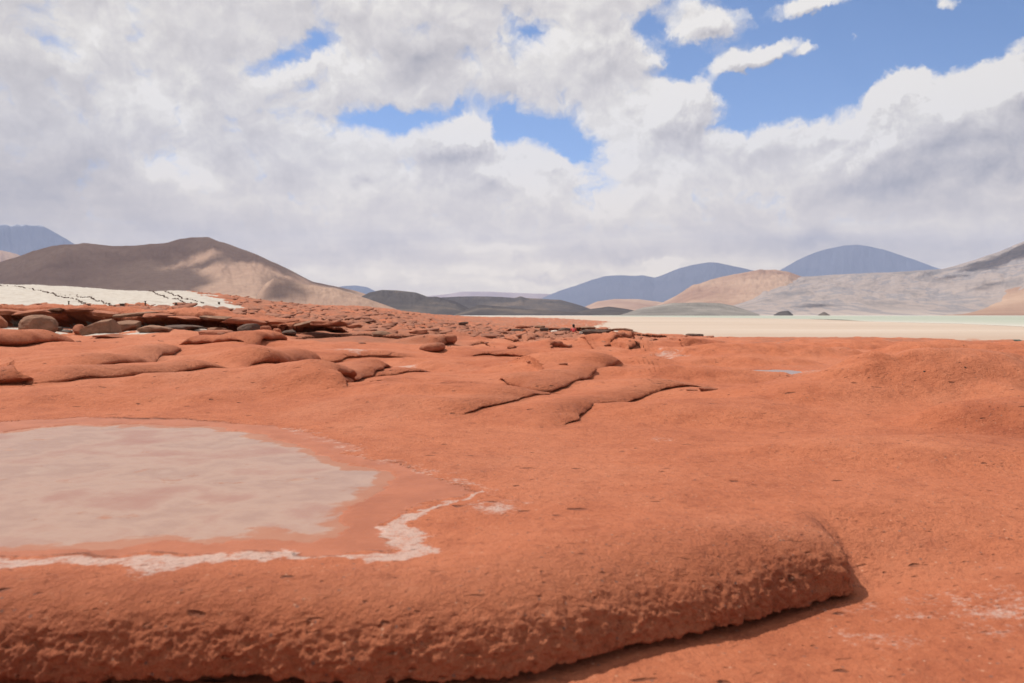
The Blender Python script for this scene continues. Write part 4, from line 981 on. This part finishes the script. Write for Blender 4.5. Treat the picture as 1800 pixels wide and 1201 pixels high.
G1 = 'boulders and slabs of the left outcrop'; G2 = 'rocks of the low band by the salt flat'; G3 = 'odd rocks on the red plateau'
ROCKS = [
    # label, group, px, py bottom, w, h, distance, material, seed, kwargs
    ('big round brown boulder standing on white ground at the left', G1, 68, 577, 62, 35, 41.5, M_BROWN, 3, dict(cuts=2, boxy=.06, rough=.10, depth=.9, sub=5)),
    ('brown wedge boulder with a straight upright right edge', G1, 174, 578, 76, 31, 41.5, M_BROWN, 903, dict(depth=.7, sub=5)),
    ('tilted brown slab leaning behind the wedge boulder', G1, 226, 571, 52, 22, 43.5, M_BROWN, 14, dict(tilt=-.18, boxy=.7, cuts=7, depth=.8)),
    ('small orange rounded rock tucked left of the wedge boulder', G1, 140, 577, 24, 18, 42.3, M_LEDGE, 22, dict(boxy=.2)),
    ('tall reddish rock at the left edge of the view, before the outcrop', G1, -6, 567, 34, 27, 43, M_LEDGE, 31, dict(boxy=.3)),
    ('small dark rock in the shade right of the round boulder', G1, 104, 567, 16, 9, 43, M_DARK, 51, {}),
    ('low pale brown block on the white ground between the boulders', G1, 116, 568, 20, 6, 43, M_GREY, 61, dict(boxy=.8)),
    ('flat brown stone lying before the tilted slab', G1, 196, 581, 60, 6, 39.5, M_LEDGE, 71, dict(boxy=.5)),
    ('low brown slab right of the tilted slab', G1, 272, 580, 60, 13, 41, M_BROWN, 81, dict(boxy=1.1, cuts=10, rough=.16)),
    ('long dark low slab lying in the shade under the outcrop', G1, 325, 582, 74, 10, 43, M_DARK, 91, dict(boxy=1.1, cuts=10, rough=.16)),
    ('small white stone under the overhang', G1, 320, 574, 14, 5, 42.6, M_PALE, 101, {}),
    ('larger white stone under the overhang, right of the small one', G1, 352, 574, 22, 6, 42.6, M_PALE, 111, {}),
    ('grey lens slab wedged under the outcrop roof', G1, 380, 566, 44, 8, 43, M_BROWN, 121, dict(boxy=1.1, cuts=10, rough=.16)),
    ('smooth brown hummock before the dark overhang', G1, 382, 582, 60, 11, 39.8, M_LEDGE, 131, dict(boxy=.3, cuts=2)),
    ('dark crumbled rock pile left of the two upright stones', G1, 436, 580, 44, 16, 42.5, M_DARK, 141, dict(boxy=1.1, cuts=10, rough=.16)),
    ('upright brown stone like a short drum', G1, 467, 580, 19, 18, 41, M_LEDGE, 151, dict(boxy=.7, cuts=2)),
    ('smaller upright brown stone beside the drum shaped one', G1, 487, 580, 18, 15, 41, M_LEDGE, 161, dict(boxy=.7, cuts=2)),
    ('dark block right of the two upright stones', G1, 510, 577, 28, 12, 42, M_DARK, 171, dict(boxy=1.1, cuts=10, rough=.16)),
    # odd rocks
    ('low brown crumbly mound on the plateau', G3, 672, 592, 44, 9, 42, M_BROWN, 301, dict(rough=.25, boxy=.1, rest=True, sink=.4)),
    ('flat reddish rock right of the low brown crumbly mound', G3, 735, 585, 34, 7, 46, M_LEDGE, 311, dict(rough=.2, rest=True, sink=.4)),
    ('rounded red rock like an eyelid with a dark underside', G3, 760, 617, 46, 15, 27.5, M_LEDGE, 321, dict(boxy=.15, cuts=1, rough=.06, tilt=-.12, depth=.8)),
    ('red block with a dark right end above the eyelid rock', G3, 789, 604, 30, 13, 30.5, M_LEDGE, 331, dict(boxy=.5, cuts=4, rough=.08)),
    ('crumbled dark brown rock at the tip of the curved crack', G3, 1246, 687, 34, 9, 15.4, M_LEDGE, 341, dict(boxy=.3, rough=.3, depth=.7)),
    ('small brown rock lying just left of the crumbled tip', G3, 1216, 687, 22, 5, 15.3, M_LEDGE, 345, dict(boxy=.3, rough=.3)),
    ('small dark stone beside a puddle in the middle distance', G3, 990, 642, 16, 5, 25, M_LEDGE, 351, {}),
    ('small leaning dark stone above the long red lobe', G3, 930, 641, 10, 4, 25, M_LEDGE, 361, {}),
    ('dark rock chip at the left of the low ledge', G3, 815, 572, 18, 6, 60, M_DARK, 371, {}),
    ('red mound of rock behind the low ledge', G3, 620, 576, 34, 7, 55, M_LEDGE, 381, {}),
    ('dark pebble on the red dome at the right', G3, 1626, 657, 5, 3, 22, M_DARK, 385, dict(sub=3)),
    ('dark pebble right of the upright crack', G3, 1698, 650, 5, 3, 23, M_DARK, 386, dict(sub=3)),
    # low band by the flat
    ('first dark rock at the left end of the low band', G2, 906, 578, 16, 6, 81, M_DARK, 401, dict(rest=True)),
    ('second small dark rock of the low band from its left end', G2, 921, 580, 16, 5, 81, M_DARK, 411, dict(rest=True)),
    ('squat brown rock of the low band, left of the seated person', G2, 940, 581, 18, 6, 81, M_BROWN, 421, dict(rest=True)),
    ('dark block of the low band, nearer to the seated person', G2, 957, 585, 17, 8, 81, M_DARK, 431, dict(rest=True)),
    ('pale flat stone in the low band before the dark blocks', G2, 975, 588, 20, 5, 81, M_PALE, 441, dict(rest=True)),
    ('dark overhung rock directly left of the seated person', G2, 990, 587, 26, 9, 81, M_DARK, 451, dict(rest=True, boxy=.7)),
    ('brown flat roof rock behind the seated person', G2, 985, 578, 60, 5, 84, M_LEDGE, 461, dict(boxy=.5, depth=.5)),
    ('long dark block filling the shaded gap right of the seated person', G2, 1048, 588, 54, 9, 81, M_DARK, 471, dict(rest=True, boxy=.7, depth=.5)),  # dark colour stands for the shade in the gap below the roof slab
    ('long brown roof slab over the dark gap block right of the person', G2, 1050, 580, 62, 5, 84, M_BROWN, 481, dict(boxy=.6, depth=.5)),
    ('dark end block of the long slab', G2, 1076, 588, 12, 9, 81, M_DARK, 491, dict(rest=True)),
    ('brown rounded rock in the gap of the low band', G2, 1105, 583, 32, 8, 92, M_BROWN, 501, dict(rest=True)),
    ('flat brown rock in the right half of the low band', G2, 1145, 584, 40, 7, 92, M_BROWN, 511, dict(rest=True, boxy=.5)),
    ('small dark rock before the white stone', G2, 1162, 587, 15, 6, 92, M_DARK, 521, dict(rest=True)),
    ('white stone near the right end of the low band', G2, 1178, 588, 15, 6, 92, M_PALE, 531, dict(rest=True)),
    ('reddish cap rock rising behind the white stone', G2, 1166, 578, 26, 5, 97, M_LEDGE, 541, dict(rest=True)),
    ('small brown stone left of the last dark rock', G2, 1198, 584, 11, 3, 92, M_BROWN, 551, dict(rest=True)),
    ('last long dark rock of the low band on the pale flat', G2, 1221, 582, 32, 6, 98, M_DARK, 561, dict(rest=True, boxy=.4, cuts=4)),
]
for (lab, gr, px, pyb, w, h, d, mat, seed, kw) in ROCKS:
    o = place_rock('boulder' if h > 12 else 'rock', lab, gr, px, pyb, w, h, d, mat, seed, **kw)
    if 'wedge boulder with' in lab:      # shape the wedge: low left, high right, upright right side
        n = len(o.data.vertices); V = np.empty(n * 3, np.float32); o.data.vertices.foreach_get('co', V); V = V.reshape(-1, 3)
        x0, x1 = V[:, 0].min(), V[:, 0].max(); u = (V[:, 0] - x0) / (x1 - x0); z0 = V[:, 2].min()
        V[:, 2] = z0 + (V[:, 2] - z0) * np.interp(u, [0, .15, .55, .8, 1], [.25, .42, .88, 1.0, 1.0])
        V[:, 0] = np.minimum(V[:, 0], x0 + (x1 - x0) * (.84 + .10 * (1 - (V[:, 2] - z0) / (V[:, 2].max() - z0))))
        o.data.vertices.foreach_set('co', V.ravel()); o.data.update()

# broken roof slabs along the two outcrop edges
def roof_slabs():
    r = random.Random(5)
    top = ([-60, 0, 140, 200, 300, 380, 470, 540, 620], [541, 541, 543, 546, 552, 556, 560, 563, 566])
    look = ['thick', 'thin', 'cracked', 'blunt', 'pointed', 'short', 'long', 'rounded']
    px = -30; n = 0
    marks = [(-40, 'left of the round boulder'), (60, 'just above the round boulder'), (130, 'between round and wedge boulders'), (205, 'above the wedge boulder'), (275, 'right of the tilted slab'), (350, 'above the white stones'), (420, 'left of the upright stones'), (500, 'above the upright stones'), (999, 'near the right end of the outcrop')]
    while px < 590:
        w = r.uniform(34, 78); h = r.uniform(6, 12); cx = px + w / 2; yt = np.interp(cx, *top) + r.uniform(-1.5, 2.5)
        d = r.uniform(44.2, 45.2); W = w / F * d; H = h / F * d
        V, Fc = rock_mesh(2000 + n, (W, r.uniform(1.6, 2.6), H), 4, .10, 12, 0, 1.3)
        a = r.uniform(-.10, .10); c, s_ = math.cos(a), math.sin(a); V = V @ np.array([[c, 0, -s_], [0, 1, 0], [s_, 0, c]])
        a = r.uniform(-.3, .3); c, s_ = math.cos(a), math.sin(a); V = V @ np.array([[c, s_, 0], [-s_, c, 0], [0, 0, 1]])
        where = [t for k_, t in zip([m_[0] for m_ in marks][1:] + [999], [m_[1] for m_ in marks]) if cx < k_][0]
        o = mesh_obj('rock_slab', V, Fc, [M_LEDGE, M_LEDGE, M_BROWN][n % 3])
        o.location = ((cx - CX) / F * d, d + .4, EYE - (yt + h / 2 - HORIZON) / F * d)
        tag(o, '%s %s roof slab of the left outcrop, %s' % (look[n % 8], ['red', 'reddish', 'brown'][n % 3], where), 'rock', 'roof slabs of the left outcrop', 'thing')
        px += w * r.uniform(.62, .95); n += 1
    px = 905; n = 0; tb = ([900, 985, 1050, 1110, 1180, 1240], [571, 574, 575, 575, 576, 577])
    while px < 1190:
        w = r.uniform(18, 40); h = r.uniform(3, 5.5); cx = px + w / 2; yt = np.interp(cx, *tb) + r.uniform(-1, 2)
        d = 83.5 if px < 1090 else 93; W = w / F * d; H = h / F * d
        V, Fc = rock_mesh(2100 + n, (W, 1.8, H), 3, .12, 10, 0, 1.2)
        o = mesh_obj('rock_slab', V, Fc, [M_LEDGE, M_BROWN][n % 2]); x = (cx - CX) / F * d
        o.location = (x, d, max(EYE - (yt + h / 2 - HORIZON) / F * d, ground_at(x, d) + H * .2)) if px < 1090 else (x, d, ground_at(x, d) + H * .25)
        tag(o, '%s %s flat slab of the low band %s the person' % (look[(n + 3) % 8], ['reddish', 'brown'][n % 2], 'left of' if cx < 1003 else 'behind' if cx < 1012 else 'right of'), 'rock', 'flat slabs of the low band', 'thing')
        px += w * r.uniform(.8, 1.5); n += 1
roof_slabs()

# small stones lying on the far slope: one mesh, far too many to count
def stones_stuff():
    r = np.random.default_rng(21); VV = []; FF = []; base = 0
    proto = [rock_mesh(600 + i, (1, .8, .45), 2, .2, 5, 0, .5) for i in range(8)] + [rock_mesh(640 + i, (1, .8, .2), 2, .2, 8, 0, 1.2) for i in range(8)]
    cnt = 0
    GX, GY, GZ = GV[..., 0].ravel(), GV[..., 1].ravel(), GV[..., 2].ravel()
    cand = np.where((GY > 34) & (GY < 135))[0]; pick = r.choice(cand, 7000, replace=False)
    for k in pick:
        x, y, z = GX[k], GY[k], GZ[k]; px = CX + F * x / y
        if z < EYE + FLAT + .1 or px > 1280: continue
        if white_slope(np.array([x]), np.array([y]))[0] > .3: continue
        dense = .9 if (y > 50 and px < 1000) else .08
        if r.random() > dense: continue
        kq = r.integers(16); V, Fc = proto[kq]; a = r.random() * 6.28
        s_ = (.07 + .30 * r.random() ** 3) * (1 + y / 160) if kq < 8 else (.3 + 1.1 * r.random() ** 2) * (1 if y > 48 else .5)
        R = np.array([[math.cos(a), math.sin(a), 0], [-math.sin(a), math.cos(a), 0], [0, 0, 1]])
        VV.append((V * s_) @ R @ np.array([[1, 0, .12 * math.sin(a * 3)], [0, 1, .16], [0, 0, 1]]) + np.array([x, y, z + .05 * s_])); FF.append(Fc + base); base += len(V); cnt += 1
    m = simple_rock('red_brown_stone', [(.13, .055, .035), (.25, .095, .055), (.36, .17, .11)], .8, .04)
    o = mesh_obj('scattered_stones', np.concatenate(VV), np.concatenate(FF), m, False)
    tag(o, 'small red brown stones strewn over the far slope', kind='stuff')
stones_stuff()

# ============================================================ stone borders, markers and sign on the salt slope
def empty(name, loc, label, cat, group=None):
    o = bpy.data.objects.new(name, None); scene.collection.objects.link(o); o.location = loc; return tag(o, label, cat, group)
def stone_line(pts, label, size=.14):
    P = [hit(a, b) for a, b in pts]
    proto = [rock_mesh(700 + i, (1, .8, .7), 2, .2, 4, 0, .4) for i in range(5)]; r = random.Random(int(pts[0][0]))
    VV = []; FF = []; base = 0; o0 = np.array(P[0])
    for a, b in zip(P[:-1], P[1:]):
        a = np.array(a); b = np.array(b); n = max(int(np.linalg.norm(b - a) / .42), 1)
        for i in range(n):
            if r.random() < .06: continue
            p = a + (b - a) * i / n; p[0] += r.uniform(-.08, .08); p[1] += r.uniform(-.12, .12); p[2] = ground_at(p[0], p[1]) + .06
            V, Fc = proto[r.randrange(5)]; VV.append(V * size * r.uniform(.7, 1.3) + p - o0); FF.append(Fc + base); base += len(V)
    root = empty('stone_border', o0, label, 'stone border', 'stone borders on the white slope')
    o = mesh_obj('stones', np.concatenate(VV), np.concatenate(FF), M_DARK, False); o.parent = root; o['kind'] = 'stuff'
    return root
stone_line([(0, 502.5), (35, 505), (75, 513), (105, 522), (140, 530), (158, 538)], 'longest dark stone border, curving down from the top left of the white slope')
stone_line([(135, 521), (165, 527), (185, 534), (200, 540)], 'short dark stone border, second from the left on the white slope')
stone_line([(84, 516), (108, 519), (132, 521)], 'faint short stone row at the upper middle of the white slope', .10)
stone_line([(252, 511), (290, 523), (340, 535)], 'straight dark stone border, first of the close pair at the right')
stone_line([(290, 513.5), (330, 527), (362, 535)], 'straight dark stone border nearest the red slope')

M_POST = simple_rock('weathered_wood', [(.06, .045, .035), (.10, .075, .055), (.14, .11, .08)], 6, .004)
M_SIGN = simple_rock('dark_green_board', [(.04, .055, .045), (.06, .08, .065), (.09, .11, .09)], 6, .002)
def box(name, c, s_, mat, parent=None):
    import bmesh
    bm = bmesh.new(); bmesh.ops.create_cube(bm, size=1)
    for v in bm.verts: v.co = (v.co.x * s_[0] + c[0], v.co.y * s_[1] + c[1], v.co.z * s_[2] + c[2])
    bmesh.ops.bevel(bm, geom=bm.edges[:], offset=min(s_) * .12, segments=2, affect='EDGES', profile=.7)
    me = bpy.data.meshes.new(name); bm.to_mesh(me); bm.free(); me.materials.append(mat)
    o = bpy.data.objects.new(name, me); scene.collection.objects.link(o)
    if parent: o.parent = parent
    return o
def empty(name, loc, label, cat, group=None):
    o = bpy.data.objects.new(name, None); scene.collection.objects.link(o); o.location = loc; return tag(o, label, cat, group)
for (px, py, w, h, lab) in [(121, 537, .07, .30, 'thin marker post on the white slope below the longest stone border'), (255.5, 538, .07, .30, 'thin marker post in the middle of the white slope, right of the dark block'),
                            (309.5, 537, .09, .16, 'stubby marker at the foot of the straight stone borders'), (385, 535, .14, .20, 'small marker cairn at the right end of the white slope')]:
    x, y, z = hit(px, py)
    r_ = empty('marker_post', (x, y, ground_at(x, y) - .03), lab, 'marker', 'markers along the white slope')
    box('post', (0, 0, h / 2), (w, w, h), M_POST, r_); box('cap', (0, 0, h + .02), (w * 1.5, w * 1.5, .05), M_POST, r_)
x, y, z = hit(215, 539)
r_ = empty('marker_block', (x, y, ground_at(x, y) - .02), 'dark square block at the foot of the white slope', 'marker')
box('block', (0, 0, .11), (.26, .2, .2), M_POST, r_); box('top_plate', (0, 0, .225), (.30, .24, .03), M_POST, r_)
# low sign at the far right, beyond the last red rocks
d = 70.0; x = (1788 - CX) / F * d; zt = EYE - (597.5 - HORIZON) / F * d; zb = ground_at(x, d)
r_ = empty('information_sign', (x, d, zb), 'low dark information sign on a post before the salt flat at the far right', 'sign')
box('post', (0, 0, (zt - zb) / 2 - .04), (.10, .08, zt - zb), M_POST, r_)
b_ = box('board', (0, -.02, zt - zb - .03), (.62, .30, .035), M_SIGN, r_); b_.rotation_euler = (.35, 0, 0)

# ============================================================ the person sitting by the low rock band
def person():
    d = 80.0; x = (1008 - CX) / F * d; z = EYE - (588 - HORIZON) / F * d
    z = ground_at(x, d) - .03
    root = empty('person', (x, d, z), 'person with dark hair and red jacket sitting among low rocks by the salt flat', 'person')
    m_skin, N, b = new_mat('skin'); b.inputs['Base Color'].default_value = (.42, .22, .15, 1); b.inputs['Roughness'].default_value = .6
    m_jk, N, b = new_mat('red_jacket_cloth'); geo = N.node('ShaderNodeTexCoord')
    N.link(N.ramp(N.noise(geo.outputs['Object'], 14, 4, .6), [(.3, (.55, .07, .07)), (.7, (.72, .13, .12))]), b.inputs['Base Color'])
    m_tr, N, b = new_mat('pale_trousers_cloth'); N.link(N.ramp(N.noise(N.node('ShaderNodeTexCoord').outputs['Object'], 12, 4, .6), [(.3, (.30, .17, .12)), (.7, (.42, .26, .2))]), b.inputs['Base Color'])
    m_hr, N, b = new_mat('dark_hair'); b.inputs['Base Color'].default_value = (.012, .01, .009, 1); b.inputs['Roughness'].default_value = .5
    def skin(name, verts, edges, radii, mat, sub=2):
        me = bpy.data.meshes.new(name); me.from_pydata(verts, edges, []); me.materials.append(mat)
        o = bpy.data.objects.new(name, me); scene.collection.objects.link(o); o.parent = root
        md = o.modifiers.new('skin', 'SKIN'); md.use_smooth_shade = True
        for v, r in zip(me.skin_vertices[0].data, radii): v.radius = (r, r)
        me.skin_vertices[0].data[0].use_root = True
        s_ = o.modifiers.new('subdiv', 'SUBSURF'); s_.levels = sub; s_.render_levels = sub; return o
    # seated, facing away towards the lagoon and a little to the right, knees drawn up
    body = [(0, 0, .20), (0, .03, .36), (0, .06, .52), (.01, .10, .62), (.015, .13, .70), (.02, .17, .80), (.02, .17, .88),
            (-.10, .03, .19), (-.20, .32, .46), (-.20, .46, .16), (-.20, .56, .05), (-.20, .70, .04),
            (.10, .03, .19), (.24, .30, .44), (.26, .46, .16), (.27, .56, .05), (.28, .70, .04)]
    ed = [(0, 1), (1, 2), (2, 3), (3, 4), (4, 5), (5, 6), (0, 7), (7, 8), (8, 9), (9, 10), (10, 11), (0, 12), (12, 13), (13, 14), (14, 15), (15, 16)]
    rd = [.15, .13, .14, .07, .055, .095, .085, .10, .075, .055, .045, .04, .10, .075, .055, .045, .04]
    skin('body', body, ed, rd, m_tr)
    jk = [(0, .0, .17), (0, .03, .36), (0, .07, .54), (0, .09, .62), (-.17, .08, .57), (-.27, .16, .36), (-.21, .34, .40), (.17, .08, .57), (.29, .14, .36), (.26, .32, .38)]
    skin('jacket', jk, [(0, 1), (1, 2), (2, 3), (2, 4), (4, 5), (5, 6), (2, 7), (7, 8), (8, 9)], [.18, .165, .16, .09, .075, .06, .048, .075, .06, .048], m_jk)
    for sx in (-1, 1):
        bx = -.21 if sx < 0 else .26; by = .34 if sx < 0 else .32; bz = .40 if sx < 0 else .38
        hv = [(bx, by, bz), (bx + .02 * -sx, by + .07, bz + .01)]; he = [(0, 1)]; hr = [.032, .035]
        for f_ in range(4):
            k = len(hv); ox = (-.028 + .019 * f_)
            hv += [(hv[1][0] + ox, by + .12, bz + .005), (hv[1][0] + ox, by + .155 - .008 * abs(f_ - 1.5), bz - .015)]; he += [(1, k), (k, k + 1)]; hr += [.010, .008]
        k = len(hv); hv += [(hv[1][0] - sx * .05, by + .08, bz + .01), (hv[1][0] - sx * .07, by + .11, bz)]; he += [(1, k), (k, k + 1)]; hr += [.011, .009]
        skin('hand', hv, he, hr, m_skin, 1)
    V, Fc = rock_mesh(5, (.20, .23, .25), 4, .02, 0, 0, .1); o = mesh_obj('head', V, Fc, m_skin); o.parent = root; o.location = (.02, .17, .83)
    hd = o
    for sx in (-1, 1):
        V, Fc = rock_mesh(8, (.025, .05, .065), 2, .02, 0, 0, .1); e = mesh_obj('ear', V, Fc, m_skin); e.parent = hd; e.location = (sx * .10, 0, -.01)
        V, Fc = rock_mesh(8, (.025, .015, .018), 2, .0, 0, 0, .1); e = mesh_obj('eye', V, Fc, m_hr); e.parent = hd; e.location = (sx * .04, .105, .0)
    V, Fc = rock_mesh(9, (.03, .04, .05), 2, .02, 0, 0, .1); e = mesh_obj('nose', V, Fc, m_skin); e.parent = hd; e.location = (0, .118, -.025)
    V, Fc = rock_mesh(12, (.06, .015, .016), 2, .02, 0, 0, .1); e = mesh_obj('mouth', V, Fc, m_jk); e.parent = hd; e.location = (0, .105, -.07)
    V, Fc = rock_mesh(6, (.26, .26, .25), 4, .10, 0, 0, .1); V[:, 2] = np.where(V[:, 1] < -.02, V[:, 2] * 1.35 - .03, V[:, 2])
    o = mesh_obj('hair', V, Fc, m_hr); o.parent = root; o.location = (.02, .145, .87)
    # bag beside the person
    V, Fc = rock_mesh(77, (.34, .26, .34), 4, .08, 2, 0, .5)
    m_bag, N, b = new_mat('pale_bag_cloth'); N.link(N.ramp(N.noise(N.node('ShaderNodeTexCoord').outputs['Object'], 10, 4, .6), [(.3, (.36, .33, .28)), (.7, (.6, .57, .5))]), b.inputs['Base Color'])
    xb = x + .75; zb_ = ground_at(xb, d); rb = empty('bag', (xb, d, zb_), 'pale bag lying beside the person in red', 'bag')
    o = mesh_obj('bag_body', V, Fc, m_bag); o.parent = rb; o.location = (0, 0, .16)
    V, Fc = rock_mesh(78, (.18, .05, .07), 3, .05, 0, 0, .2); o = mesh_obj('bag_flap', V, Fc, m_bag); o.parent = rb; o.location = (0, -.13, .27)
person()
